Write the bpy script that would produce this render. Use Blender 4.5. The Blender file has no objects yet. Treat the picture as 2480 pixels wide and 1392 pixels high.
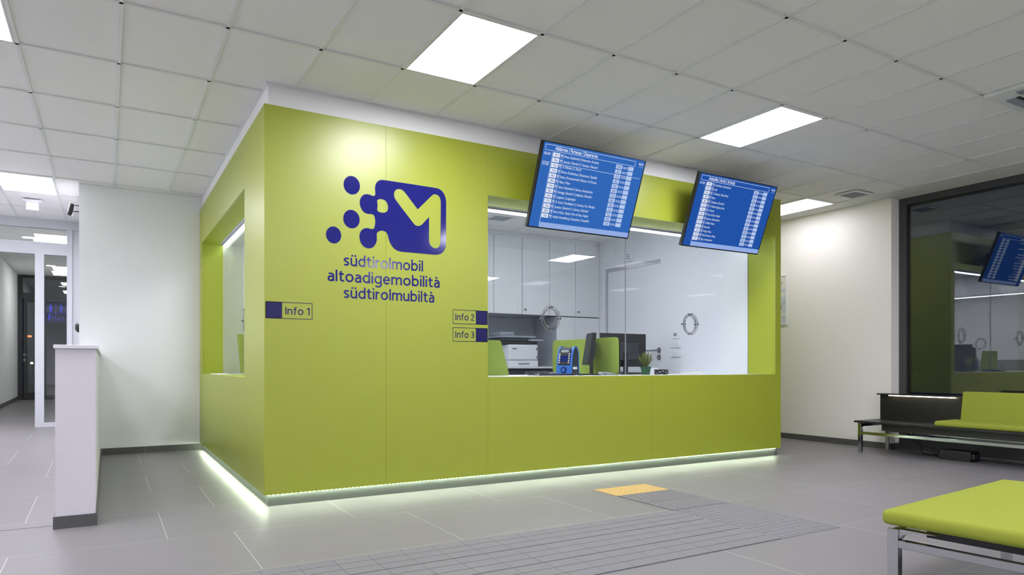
import bpy, bmesh, math, random
from mathutils import Vector, Matrix
random.seed(7)
S = bpy.context.scene
COL = S.collection
PI = math.pi

# ------------------------------------------------------------------ camera
CZ = 1.12; FPX = 1657.0; PX0 = 1240.0; HY = 885.0
TH = math.radians(59.34)
FV = (math.cos(TH), math.sin(TH)); RV = (math.sin(TH), -math.cos(TH))
cam = bpy.data.objects.new('camera', bpy.data.cameras.new('camera'))
COL.objects.link(cam)
cam.location = (0, 0, CZ)
cam.rotation_euler = (PI/2, 0, TH - PI/2)
cam.data.sensor_width = 36.0
cam.data.lens = 36.0*FPX/2480.0
cam.data.shift_y = (HY-696.0)/2480.0
cam.data.clip_start = 0.05
S.camera = cam

# ------------------------------------------------------------------ world and exposure
W = bpy.data.worlds.new('night'); S.world = W; W.use_nodes = True
W.node_tree.nodes['Background'].inputs[0].default_value = (0.02, 0.03, 0.06, 1)
W.node_tree.nodes['Background'].inputs[1].default_value = 0.25
S.view_settings.view_transform = 'Standard'
S.view_settings.look = 'None'
S.view_settings.gamma = 1.0
S.view_settings.use_curve_mapping = False
S.view_settings.exposure = 0.0
PANEL_E = 36.0        # ceiling panels of the hall
OFFICE_E = 15.0        # ceiling panels of the office
CORR_E = 10.0
STRIP_E = 14.0        # led strips over the counter windows
PLINTH_E = 165.0       # led dots under the counter front
SCREEN_E = 1.0

# ------------------------------------------------------------------ measuring helpers (metres from survey points)
def ray(x, y):
    u = (x-PX0)/FPX
    return (FV[0]+RV[0]*u, FV[1]+RV[1]*u, (HY-y)/FPX)
def atY(x, y, Y): r = ray(x, y); t = Y/r[1]; return (r[0]*t, Y, CZ+r[2]*t)
def atX(x, y, X): r = ray(x, y); t = X/r[0]; return (X, r[1]*t, CZ+r[2]*t)
def atZ(x, y, Z): r = ray(x, y); t = (Z-CZ)/r[2]; return (r[0]*t, r[1]*t, Z)

# ------------------------------------------------------------------ materials
def lin(c):
    return tuple(((v/255.0)/12.92 if v/255.0 <= 0.04045 else ((v/255.0+0.055)/1.055)**2.4) for v in c)
def mat(name, col, rough=0.6, metal=0.0, emit=None, estr=0.0, coat=0.0, spec=0.5, bump=0.0, bscale=40.0, var=0.0, vscale=6.0, srgb=True):
    m = bpy.data.materials.new(name); m.use_nodes = True
    nt = m.node_tree; b = nt.nodes['Principled BSDF']
    c = lin(col) if srgb else col
    b.inputs['Base Color'].default_value = (*c, 1)
    b.inputs['Roughness'].default_value = rough
    b.inputs['Metallic'].default_value = metal
    b.inputs['Specular IOR Level'].default_value = spec
    if coat: b.inputs['Coat Weight'].default_value = coat; b.inputs['Coat Roughness'].default_value = 0.12
    if emit is not None:
        b.inputs['Emission Color'].default_value = (*(lin(emit)), 1); b.inputs['Emission Strength'].default_value = estr
    if bump or var:
        tc = nt.nodes.new('ShaderNodeTexCoord')
        if bump:
            n = nt.nodes.new('ShaderNodeTexNoise'); n.inputs['Scale'].default_value = bscale; n.inputs['Detail'].default_value = 6
            nt.links.new(tc.outputs['Object'], n.inputs['Vector'])
            bp = nt.nodes.new('ShaderNodeBump'); bp.inputs['Strength'].default_value = bump; bp.inputs['Distance'].default_value = 0.01
            nt.links.new(n.outputs['Fac'], bp.inputs['Height']); nt.links.new(bp.outputs['Normal'], b.inputs['Normal'])
        if var:
            n = nt.nodes.new('ShaderNodeTexNoise'); n.inputs['Scale'].default_value = vscale; n.inputs['Detail'].default_value = 5
            nt.links.new(tc.outputs['Object'], n.inputs['Vector'])
            mx = nt.nodes.new('ShaderNodeMix'); mx.data_type = 'RGBA'
            mx.inputs[6].default_value = (*[v*(1-var) for v in c], 1); mx.inputs[7].default_value = (*[min(1, v*(1+var)) for v in c], 1)
            nt.links.new(n.outputs['Fac'], mx.inputs[0]); nt.links.new(mx.outputs[2], b.inputs['Base Color'])
    return m
def emis(name, col, strength, srgb=True):
    m = bpy.data.materials.new(name); m.use_nodes = True; nt = m.node_tree; nt.nodes.clear()
    e = nt.nodes.new('ShaderNodeEmission'); o = nt.nodes.new('ShaderNodeOutputMaterial')
    e.inputs[0].default_value = (*(lin(col) if srgb else col), 1); e.inputs[1].default_value = strength
    nt.links.new(e.outputs[0], o.inputs[0]); return m
def glass(name, f0=0.04, tint=(0.97, 0.985, 0.98)):
    m = bpy.data.materials.new(name); m.use_nodes = True; nt = m.node_tree; nt.nodes.clear()
    o = nt.nodes.new('ShaderNodeOutputMaterial'); mx = nt.nodes.new('ShaderNodeMixShader')
    t = nt.nodes.new('ShaderNodeBsdfTransparent'); t.inputs[0].default_value = (*tint, 1)
    g = nt.nodes.new('ShaderNodeBsdfGlossy'); g.inputs['Roughness'].default_value = 0.0
    lw = nt.nodes.new('ShaderNodeLayerWeight'); lw.inputs['Blend'].default_value = 0.5
    p = nt.nodes.new('ShaderNodeMath'); p.operation = 'POWER'; p.inputs[1].default_value = 5
    mr = nt.nodes.new('ShaderNodeMapRange'); mr.inputs['To Min'].default_value = f0; mr.inputs['To Max'].default_value = 1
    nt.links.new(lw.outputs['Facing'], p.inputs[0]); nt.links.new(p.outputs[0], mr.inputs['Value'])
    nt.links.new(mr.outputs[0], mx.inputs[0]); nt.links.new(t.outputs[0], mx.inputs[1]); nt.links.new(g.outputs[0], mx.inputs[2])
    nt.links.new(mx.outputs[0], o.inputs[0]); return m

M = {}
M['wall'] = mat('wall_paint', (244, 246, 246), 0.85, bump=0.07, bscale=160, spec=0.2)
M['wall_warm'] = mat('warm_wall_paint', (248, 247, 240), 0.85, bump=0.1, bscale=160, spec=0.2)
M['rough_wall'] = mat('rough_plaster', (222, 220, 226), 0.9, bump=0.14, bscale=55, spec=0.2)
M['office_wall'] = mat('office_wall_paint', (228, 232, 238), 0.7, spec=0.3)
M['ceiling'] = mat('mineral_fibre_tile', (240, 240, 240), 0.95, bump=0.15, bscale=250, spec=0.1, var=0.03, vscale=90)
M['tee'] = mat('white_ceiling_grid', (226, 230, 228), 0.45)
M['margin'] = mat('ceiling_margin', (216, 218, 214), 0.9, spec=0.1)
M['green'] = mat('lime_laminate', (0.335, 0.398, 0.028), 0.36, spec=0.8, srgb=False)
M['green_matt'] = mat('lime_reveal_laminate', (0.36, 0.43, 0.03), 0.55, spec=0.5, srgb=False)
M['green_seam'] = mat('panel_joint', (120, 132, 30), 0.6)
M['navy'] = mat('navy_vinyl', (27, 30, 112), 0.10, spec=0.45)
M['navy_dark'] = mat('dark_navy_vinyl', (20, 20, 84), 0.25, spec=0.4)
M['alu'] = mat('anodised_plinth', (112, 116, 113), 0.4, metal=0.6)
M['white_alu'] = mat('white_powder_coat', (232, 232, 240), 0.4)
M['grey_alu'] = mat('grey_window_frame', (66, 68, 70), 0.5)
M['dark_alu'] = mat('dark_window_frame', (62, 64, 66), 0.5)
M['chrome'] = mat('chrome', (200, 202, 206), 0.09, metal=1.0)
M['steel'] = mat('satin_steel', (150, 152, 155), 0.3, metal=1.0)
M['black_lam'] = mat('black_laminate', (34, 35, 37), 0.35)
M['black'] = mat('black_plastic', (22, 23, 25), 0.4)
M['dark'] = mat('dark_grey_plastic', (52, 56, 62), 0.45)
M['rubber'] = mat('black_cable', (18, 19, 22), 0.45)
M['greycable'] = mat('grey_cable', (150, 156, 164), 0.5)
M['white_plastic'] = mat('white_plastic', (232, 236, 242), 0.4)
M['white_lam'] = mat('white_laminate', (226, 230, 234), 0.35)
M['grey_plastic'] = mat('grey_plastic', (150, 158, 168), 0.45)
M['fabric'] = mat('lime_wool_fabric', (0.30, 0.352, 0.050), 0.95, spec=0.1, bump=0.18, bscale=900, var=0.14, vscale=350, srgb=False)
M['screen_fabric'] = mat('green_felt', (150, 172, 80), 0.95, spec=0.1, bump=0.4, bscale=300, var=0.1, vscale=120)
M['skirting'] = mat('dark_tile_skirting', (88, 88, 88), 0.4)
M['skirt_line'] = mat('light_sealant', (190, 190, 188), 0.6)
M['panel_light'] = emis('panel_light', (1.0, 0.965, 1.06), PANEL_E, srgb=False)
M['panel_dim'] = emis('dimmed_panel_light', (1.0, 0.955, 1.05), PANEL_E*0.24, srgb=False)
M['office_light'] = emis('office_light', (0.97, 0.955, 1.03), OFFICE_E*1.15, srgb=False)
M['corr_light'] = emis('corridor_light', (255, 254, 252), CORR_E)
M['strip'] = emis('led_strip', (240, 248, 255), STRIP_E)
M['dots'] = emis('led_dots', (236, 255, 224), PLINTH_E)
M['warm_led'] = emis('warm_led', (255, 226, 196), 14.0)
M['screen'] = emis('blue_screen', (50, 103, 183), SCREEN_E)
M['screen_b'] = emis('deep_blue_screen', (34, 82, 166), SCREEN_E)
M['s_text'] = emis('screen_white', (226, 234, 250), SCREEN_E)
M['s_box'] = emis('screen_pale_blue', (178, 198, 236), SCREEN_E)
M['s_bar'] = emis('screen_bar', (146, 172, 228), SCREEN_E)
M['s_navy'] = emis('screen_ink', (24, 48, 120), SCREEN_E)
M['glass'] = glass('clear_pane', 0.045)
M['night_glass'] = glass('double_glazing', 0.125, (0.9, 0.92, 0.93))
M['corr_glass'] = glass('corridor_glass', 0.04, (0.97, 0.98, 0.98))
M['yellow'] = mat('yellow_tactile_plastic', (205, 174, 106), 0.6, var=0.08, vscale=60)
M['tac_shade'] = mat('tactile_gap_shade', (84, 84, 92), 0.7)  # dark sheet paints in the shadow lines between the tactile pads
M['tac'] = mat('grey_tactile_pad', (123, 123, 125), 0.65, bump=0.3, bscale=400, var=0.10, vscale=260)
M['pot'] = mat('dark_green_pot', (24, 84, 48), 0.45)
M['leaf'] = mat('heather_leaf', (112, 128, 52), 0.8, var=0.3, vscale=60)
M['leaf2'] = mat('heather_leaf_young', (150, 150, 70), 0.8)
M['soil'] = mat('soil', (50, 38, 28), 0.95)
M['blue_plastic'] = mat('blue_plastic', (42, 112, 200), 0.35)
M['niche'] = mat('grey_board', (172, 180, 190), 0.6)
M['door_frame'] = mat('door_frame_paint', (186, 191, 200), 0.5)
M['partition'] = mat('partition_frame_paint', (190, 193, 199), 0.4)
M['paper'] = mat('paper', (236, 238, 240), 0.8)
M['ice'] = mat('poster_blue_grey', (206, 216, 222), 0.6)
M['cream'] = mat('poster_cream', (232, 232, 220), 0.6)
M['red'] = mat('red', (140, 40, 45), 0.5)
M['pict'] = mat('blue_pictogram', (30, 42, 150), 0.5, emit=(42, 58, 200), estr=0.0)
M['led_red'] = emis('orange_spot_glow', (255, 120, 70), 3.0)
M['led_white'] = emis('white_spot_glow', (255, 236, 200), 8.0)
g = bpy.data.materials.new('acrylic'); g.use_nodes = True
gb = g.node_tree.nodes['Principled BSDF']; gb.inputs['Transmission Weight'].default_value = 1; gb.inputs['Roughness'].default_value = 0.02; gb.inputs['IOR'].default_value = 1.45
M['acrylic'] = g

def floor_material():
    m = bpy.data.materials.new('grey_stone_tile'); m.use_nodes = True; nt = m.node_tree
    b = nt.nodes['Principled BSDF']
    tc = nt.nodes.new('ShaderNodeTexCoord'); sp = nt.nodes.new('ShaderNodeSeparateXYZ'); nt.links.new(tc.outputs['Object'], sp.inputs[0])
    def mth(op, a, bb=None, c=None):
        n = nt.nodes.new('ShaderNodeMath'); n.operation = op
        for i, v in enumerate((a, bb, c)):
            if v is None: continue
            if isinstance(v, (int, float)): n.inputs[i].default_value = v
            else: nt.links.new(v, n.inputs[i])
        return n.outputs[0]
    TW, TL = 1.235, 0.985
    row = mth('DIVIDE', mth('SUBTRACT', sp.outputs[1], 3.945), TL)
    rf = mth('FLOOR', row)
    par = mth('ABSOLUTE', mth('MODULO', rf, 2.0))
    off = mth('MULTIPLY', par, 0.40)
    cx = mth('DIVIDE', mth('ADD', mth('SUBTRACT', sp.outputs[0], 0.74), off), TW)
    fx = mth('MULTIPLY', mth('ABSOLUTE', mth('SUBTRACT', mth('FRACT', cx), 0.5)), TW)   # distance from centre
    fy = mth('MULTIPLY', mth('ABSOLUTE', mth('SUBTRACT', mth('FRACT', row), 0.5)), TL)
    gx = mth('GREATER_THAN', fx, TW/2-0.0028)
    gy = mth('GREATER_THAN', fy, TL/2-0.0016)
    gr = mth('MAXIMUM', gx, gy)
    wn = nt.nodes.new('ShaderNodeTexWhiteNoise'); wn.noise_dimensions = '2D'
    cb = nt.nodes.new('ShaderNodeCombineXYZ'); nt.links.new(mth('FLOOR', cx), cb.inputs[0]); nt.links.new(rf, cb.inputs[1])
    nt.links.new(cb.outputs[0], wn.inputs['Vector'])
    nz = nt.nodes.new('ShaderNodeTexNoise'); nz.inputs['Scale'].default_value = 2.0; nz.inputs['Detail'].default_value = 6
    mp = nt.nodes.new('ShaderNodeMapping'); mp.inputs['Scale'].default_value = (1, 5, 1)
    nt.links.new(tc.outputs['Object'], mp.inputs[0]); nt.links.new(mp.outputs[0], nz.inputs['Vector'])
    v = mth('ADD', mth('MULTIPLY', wn.outputs['Value'], 0.35), mth('MULTIPLY', nz.outputs['Fac'], 0.65))
    c1 = nt.nodes.new('ShaderNodeMix'); c1.data_type = 'RGBA'
    c1.inputs[6].default_value = (*lin((120, 118, 119)), 1); c1.inputs[7].default_value = (*lin((132, 130, 131)), 1)
    nt.links.new(v, c1.inputs[0])
    c2 = nt.nodes.new('ShaderNodeMix'); c2.data_type = 'RGBA'; c2.inputs[7].default_value = (*lin((178, 178, 174)), 1)
    nt.links.new(gr, c2.inputs[0]); nt.links.new(c1.outputs[2], c2.inputs[6]); nt.links.new(c2.outputs[2], b.inputs['Base Color'])
    b.inputs['Roughness'].default_value = 0.42; b.inputs['Specular IOR Level'].default_value = 0.45
    return m
M['floor'] = floor_material()

# ------------------------------------------------------------------ mesh helpers
class MB:
    def __init__(s): s.bm = bmesh.new()
    def box(s, x0, x1, y0, y1, z0, z1, bev=0.0, mtx=None, seg=2):
        r = bmesh.ops.create_cube(s.bm, size=1.0); vs = r['verts']
        for v in vs:
            v.co = Vector(((x0+x1)/2+v.co.x*abs(x1-x0), (y0+y1)/2+v.co.y*abs(y1-y0), (z0+z1)/2+v.co.z*abs(z1-z0)))
        if bev:
            es = list({e for v in vs for e in v.link_edges})
            o = bmesh.ops.bevel(s.bm, geom=es, offset=bev, segments=seg, affect='EDGES', profile=0.5)
            vs = list({v for f in o['faces'] for v in f.verts} | {v for v in vs if v.is_valid})
        if mtx is not None:
            for v in vs: v.co = mtx @ v.co
        return s
    def prism(s, pts, n, d):                      # polygon (3d points) pushed along n by d
        n = Vector(n).normalized()*d
        a = [s.bm.verts.new(p) for p in pts]; b = [s.bm.verts.new(Vector(p)+n) for p in pts]
        k = len(pts)
        s.bm.faces.new(a); s.bm.faces.new(list(reversed(b)))
        for i in range(k): s.bm.faces.new((a[i], b[i], b[(i+1) % k], a[(i+1) % k]))
        return s
    def quad(s, pts): s.bm.faces.new([s.bm.verts.new(p) for p in pts]); return s
    def cyl(s, p0, p1, r0, r1=None, n=20, cap=True):
        r1 = r0 if r1 is None else r1
        p0, p1 = Vector(p0), Vector(p1); d = (p1-p0).normalized()
        u = d.cross(Vector((0, 0, 1)) if abs(d.z) < 0.9 else Vector((1, 0, 0))).normalized(); w = d.cross(u)
        A = [s.bm.verts.new(p0+(u*math.cos(2*PI*i/n)+w*math.sin(2*PI*i/n))*r0) for i in range(n)]
        B = [s.bm.verts.new(p1+(u*math.cos(2*PI*i/n)+w*math.sin(2*PI*i/n))*r1) for i in range(n)]
        for i in range(n): s.bm.faces.new((A[i], A[(i+1) % n], B[(i+1) % n], B[i]))
        if cap: s.bm.faces.new(list(reversed(A))); s.bm.faces.new(B)
        return s
    def tube(s, path, r, n=8, closed=False):
        P = [Vector(p) for p in path]; rings = []; prev = None
        for i, p in enumerate(P):
            a = P[(i-1) % len(P)] if (closed or i > 0) else p; b = P[(i+1) % len(P)] if (closed or i < len(P)-1) else p
            d = (b-a).normalized()
            if prev is None: u = d.cross(Vector((0, 0, 1)) if abs(d.z) < 0.9 else Vector((1, 0, 0))).normalized()
            else: u = (prev-d*prev.dot(d)).normalized()
            prev = u; w = d.cross(u); rr = r(i/(len(P)-1)) if callable(r) else r
            rings.append([s.bm.verts.new(p+(u*math.cos(2*PI*k/n)+w*math.sin(2*PI*k/n))*rr) for k in range(n)])
        m = len(rings)
        for i in range(m if closed else m-1):
            A, B = rings[i], rings[(i+1) % m]
            for k in range(n): s.bm.faces.new((A[k], A[(k+1) % n], B[(k+1) % n], B[k]))
        if not closed: s.bm.faces.new(list(reversed(rings[0]))); s.bm.faces.new(rings[-1])
        return s
    def build(s, name, m, parent=None, local=False, smooth=False, label=None):
        bmesh.ops.recalc_face_normals(s.bm, faces=s.bm.faces[:])
        if parent is not None and not local:
            o = Vector((0, 0, 0)); p = parent
            while p is not None: o += Vector(p.location); p = p.parent
            for v in s.bm.verts: v.co -= o
        me = bpy.data.meshes.new(name); s.bm.to_mesh(me); s.bm.free()
        return link(name, me, m, parent, smooth, label)
def link(name, me, m, parent=None, smooth=False, label=None):
    if m is not None: me.materials.clear(); me.materials.append(m)
    if smooth:
        for p in me.polygons: p.use_smooth = True
    ob = bpy.data.objects.new(name, me); COL.objects.link(ob)
    if parent is not None: ob.parent = parent
    if label: ob['label'] = label
    return ob
def smooth_angle(ob, deg=40):
    me = ob.data
    for p in me.polygons: p.use_smooth = True
    try: me.set_sharp_from_angle(angle=math.radians(deg))
    except Exception: pass
    return ob
def tag(o, label, cat, group=None, kind=None):
    o['label'] = label; o['category'] = cat
    if group: o['group'] = group
    if kind: o['kind'] = kind
    return o
def thing(name, loc, label, cat, group=None, rz=0.0):
    o = bpy.data.objects.new(name, None); COL.objects.link(o); o.location = loc; o.rotation_euler = (0, 0, rz)
    o.empty_display_size = 0.1
    return tag(o, label, cat, group)
def struct(ob, label, cat='structure'):
    ob['kind'] = 'structure'; ob['label'] = label; ob['category'] = cat; return ob

# text and flat shapes as real thin meshes -------------------------------------------------
_ref = {}
def text_raw(txt, bold=0.0):
    cu = bpy.data.curves.new('t', 'FONT'); cu.body = txt; cu.size = 1.0; cu.offset = bold; cu.resolution_u = 3
    ob = bpy.data.objects.new('t', cu); COL.objects.link(ob)
    dg = bpy.context.evaluated_depsgraph_get(); dg.update()
    me = bpy.data.meshes.new_from_object(ob.evaluated_get(dg))
    vs = [v.co.copy() for v in me.vertices]; fs = [tuple(p.vertices) for p in me.polygons]
    bpy.data.objects.remove(ob); bpy.data.curves.remove(cu); bpy.data.meshes.remove(me)
    return vs, fs
def capH():
    if 'H' not in _ref:
        v, _ = text_raw('H'); _ref['H'] = max(c.y for c in v)
    return _ref['H']
class Flat:
    """collects text and shapes in plane coordinates (u right, v up), then stands them on a plane"""
    def __init__(s, origin, U=(1, 0, 0), V=(0, 0, 1), N=(0, -1, 0), lift=0.001):
        s.o = Vector(origin); s.U = Vector(U); s.V = Vector(V); s.N = Vector(N).normalized(); s.l = lift; s.v = []; s.f = []; s.ex = 0.0
    def add(s, pts, faces):
        k = len(s.v); s.v += [(p[0], p[1], s.ex) for p in pts]; s.f += [tuple(i+k for i in f) for f in faces]; return s
    def text(s, t, u, v, cap, width=None, xs=None, bold=0.0, fit_h=True):
        vs, fs = text_raw(t, bold)
        if not vs: return s
        x0 = min(c.x for c in vs); x1 = max(c.x for c in vs)
        sy = cap/capH(); sx = (width/(x1-x0)) if width else (xs if xs else sy)
        return s.add([(u+(c.x-x0)*sx, v+c.y*sy) for c in vs], fs)
    def rect(s, u0, v0, u1, v1): return s.add([(u0, v0), (u1, v0), (u1, v1), (u0, v1)], [(0, 1, 2, 3)])
    def frame(s, u0, v0, u1, v1, t):
        s.rect(u0, v0, u1, v0+t); s.rect(u0, v1-t, u1, v1); s.rect(u0, v0+t, u0+t, v1-t); s.rect(u1-t, v0+t, u1, v1-t); return s
    def disc(s, u, v, r, ry=None, n=40):
        ry = ry or r
        return s.add([(u+r*math.cos(2*PI*i/n), v+ry*math.sin(2*PI*i/n)) for i in range(n)], [tuple(range(n))])
    def ringf(s, u, v, r, t, ry=None, a0=0, a1=2*PI, n=40):
        ry = ry or r; k = ry/r
        pts = []; 
        for i in range(n+1):
            a = a0+(a1-a0)*i/n; pts += [(u+r*math.cos(a), v+ry*math.sin(a)), (u+(r-t)*math.cos(a), v+(r-t)*k*math.sin(a))]
        return s.add(pts, [(2*i, 2*i+2, 2*i+3, 2*i+1) for i in range(n)])
    def poly(s, pts): return s.add(list(pts), [tuple(range(len(pts)))])
    def line(s, a, b, t):
        d = Vector((b[0]-a[0], b[1]-a[1])); n = Vector((-d.y, d.x)).normalized()*t/2
        return s.poly([(a[0]+n.x, a[1]+n.y), (a[0]-n.x, a[1]-n.y), (b[0]-n.x, b[1]-n.y), (b[0]+n.x, b[1]+n.y)])
    def build(s, name, m, parent=None, label=None):
        off = Vector((0, 0, 0)); p = parent
        while p is not None: off += Vector(p.location); p = p.parent
        me = bpy.data.meshes.new(name)
        me.from_pydata([tuple(s.o+s.U*a+s.V*b+s.N*(s.l+e)-off) for a, b, e in s.v], [], s.f); me.update()
        return link(name, me, m, parent, False, label)

# a humanist stroke alphabet (ascender 1, x-height .71) for the lettering on the booth and the numerals on the screens
def arc(cx, cy, rx, ry, a0, a1, n=14): return [(cx+rx*math.cos(math.radians(a0+(a1-a0)*i/n)), cy+ry*math.sin(math.radians(a0+(a1-a0)*i/n))) for i in range(n+1)]
XH = .71
def glyph(c, w):
    h = w/2; lo = h*.9; hi = XH-h*.9; m = XH/2
    G = {
     'l': (w, [[(h, 0), (h, 1)]], []), 'i': (w, [[(h, 0), (h, XH)]], [(h, .92)]),
     'o': (.66, [arc(.33, m, .33-h, m-lo, 0, 360, 36)], []),
     'd': (.62, [arc(.31, m, .31-h, m-lo, 50, 310, 26), [(.62-h, 0), (.62-h, 1)], [(.31+(.31-h)*math.cos(.87), m+(m-lo)*math.sin(.87)), (.62-h, XH*.72)], [(.31+(.31-h)*math.cos(.87), m-(m-lo)*math.sin(.87)), (.62-h, XH*.28)]], []),
     'b': (.62, [arc(.31, m, .31-h, m-lo, 130, -130, 26), [(h, 0), (h, 1)], [(.31-(.31-h)*math.cos(.87), m+(m-lo)*math.sin(.87)), (h, XH*.72)], [(.31-(.31-h)*math.cos(.87), m-(m-lo)*math.sin(.87)), (h, XH*.28)]], []),
     'u': (.57, [[(h, XH), (h, .24)]+arc(.26, .24, .26-h, .24-lo, 180, 300, 10)+[(.57-h, .17)], [(.57-h, 0), (.57-h, XH)]], []),
     'n': (.57, [[(h, 0), (h, XH)], [(h, XH-.17)]+arc(.31, XH-.24, .26-h, .24-lo, 120, 0, 10)+[(.57-h, 0)]], []),
     'm': (.92, [[(h, 0), (h, XH)], [(h, XH-.17)]+arc(.29, XH-.22, .235-h, .22-lo, 120, 0, 10)+[(.525-h, 0)], [(.525-h, XH-.19)]+arc(.69, XH-.22, .235-h, .22-lo, 125, 0, 10)+[(.92-h, 0)]], []),
     'r': (.36, [[(h, 0), (h, XH)], [(h, XH-.24)]+arc(.33, XH-.26, .33-h, .26-h, 165, 88, 7)], []),
     't': (.42, [[(.10+h, .90), (.10+h, .20)]+arc(.30, .20, .20-h, .20-h, 180, 285, 9)+[(.42, .085)], [(0, XH-h*.8), (.40, XH-h*.8)]], []),
     's': (.46, [[(.42, XH-.09)]+arc(.23, XH-.195, .17, .195-h, 62, 210, 12)+[(.23, m+.005)]+arc(.22, .195, .17, .195-h, 48, -120, 12)+[(.03, .085)]], []),
     'a': (.52, [[(.07, XH-.10)]+arc(.24, XH-.22, .21, .22-h, 110, 15, 9)+[(.52-h, XH-.28), (.52-h, 0)], [(.52-h, .42), (.32, .41)]+arc(.22, .22, .22-h, .19-h*.2, 75, 270, 14)+[(.33, .075), (.52-h, .20)]], []),
     'e': (.59, [[(h, .365), (.59-h*.9, .365)]+arc(.30, m, .30-h, m-lo, 2, 290, 28)+[(.53, .10)]], []),
     'g': (.62, [arc(.31, m, .31-h, m-lo, 50, 310, 26), [(.31+(.31-h)*math.cos(.87), m+(m-lo)*math.sin(.87)), (.62-h, XH*.72)], [(.31+(.31-h)*math.cos(.87), m-(m-lo)*math.sin(.87)), (.62-h, XH*.28)], [(.62-h, XH), (.62-h, -.02)]+arc(.33, -.06, .29-h, .20, -5, -105, 10)+[(.09, -.21)]], []),
     'f': (.40, [[(.12+h, 0), (.12+h, .76)]+arc(.34, .76, .22-h, .24-h, 180, 85, 8)+[(.40, 1-h*1.1)], [(0, XH-h*.8), (.36, XH-h*.8)]], []),
     'I': (w, [[(h, 0), (h, .95)]], []), 'N': (.66, [[(h, 0), (h, .95)], [(h, .93), (.66-h, .02)], [(.66-h, 0), (.66-h, .95)]], []),
     'S': (.52, [[(.47, .86)]+arc(.26, .71, .20, .24-h, 60, 215, 12)+arc(.25, .24, .21, .24-h, 45, -120, 12)+[(.03, .10)]], []),
     '1': (.34, [[(.34-h, 0), (.34-h, .95)], [(.34-h, .90), (.02, .72)]], []),
     '2': (.52, [[(.04, .80)]+arc(.25, .70, .21, .25-h, 130, -25, 12)+[(.06, h), (.52, h)]], []),
     '3': (.50, [[(.04, .86)]+arc(.22, .71, .20, .24-h, 115, -80, 12), arc(.22, .255, .225, .255-h, 88, -120, 14)+[(.02, .08)], [(.14, .50), (.26, .50)]], []),
     '4': (.56, [[(.40, 0), (.40, .95), (.04, .30), (.56, .30)]], []),
     '5': (.50, [[(.44, .95-h), (.10, .95-h), (.08, .54)]+arc(.22, .30, .235, .30-h, 105, -120, 14)+[(.02, .08)]], []),
     '6': (.54, [arc(.27, .30, .27-h, .30-h, 0, 360, 26), arc(.52, .34, .52-h, .62-h, 180, 108, 10)], []),
     '7': (.50, [[(.02, .95-h), (.44, .95-h), (.14, 0)]], []),
     '8': (.54, [arc(.27, .27, .27-h, .27-h, 0, 360, 26), arc(.27, .72, .235-h, .24-h, 0, 360, 26)], []),
     '9': (.54, [arc(.27, .65, .27-h, .30-h, 0, 360, 26), arc(.02, .61, .52-h, .62-h, 0, -72, 10)], []),
     '0': (.56, [arc(.28, .475, .28-h, .475-h, 0, 360, 30)], []),
     ':': (w, [], [(h, .12), (h, .58)]), ' ': (.16, [], []),
    }
    return G[c]
def stroke_text(fl, txt, u, v, asc, width=None, w=.135, gap=.105):
    gl = []; x = 0
    for ch in txt:
        base = {'ü': 'u', 'à': 'a'}.get(ch, ch)
        adv, st, dots = glyph(base, w)
        if ch == 'ü': dots = [(.15, .90), (.42, .90)]
        if ch == 'à': st = st+[[(.14, .97), (.30, .83)]]
        gl.append((x, st, dots)); x += adv+gap
    tot = x-gap; sx = (width/tot) if width else asc
    for x0, st, dots in gl:
        for si, L in enumerate(st):
            fl.ex = 0.00012*si
            P = [(u+(x0+a)*sx, v+b*asc) for a, b in L]
            hw = w/2; n = len(P); pts = []
            closed = math.dist(P[0], P[-1]) < 1e-6
            for i in range(n):
                a = P[i-1] if i > 0 else (P[-2] if closed else P[0]); b = P[i+1] if i < n-1 else (P[1] if closed else P[-1])
                # directions in unscaled letter space keep the stroke weight even
                d1 = Vector(((P[i][0]-a[0])/sx, (P[i][1]-a[1])/asc)); d2 = Vector(((b[0]-P[i][0])/sx, (b[1]-P[i][1])/asc))
                if d1.length < 1e-9: d1 = d2
                if d2.length < 1e-9: d2 = d1
                d1.normalize(); d2.normalize(); t_ = d1+d2
                t_ = t_.normalized() if t_.length > 1e-6 else d1
                nn = Vector((-t_.y, t_.x)); k = min(1.6, 1/max(.3, nn.dot(Vector((-d1.y, d1.x)))))*hw
                pts += [(P[i][0]+nn.x*k*sx, P[i][1]+nn.y*k*asc), (P[i][0]-nn.x*k*sx, P[i][1]-nn.y*k*asc)]
            fl.add(pts, [(2*i, 2*i+1, 2*i+3, 2*i+2) for i in range(n-1)])
        fl.ex = 0.0
        for a, b in dots: fl.disc(u+(x0+a)*sx, v+b*asc, w*.60*sx, w*.60*asc, 18)
    return fl

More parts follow.
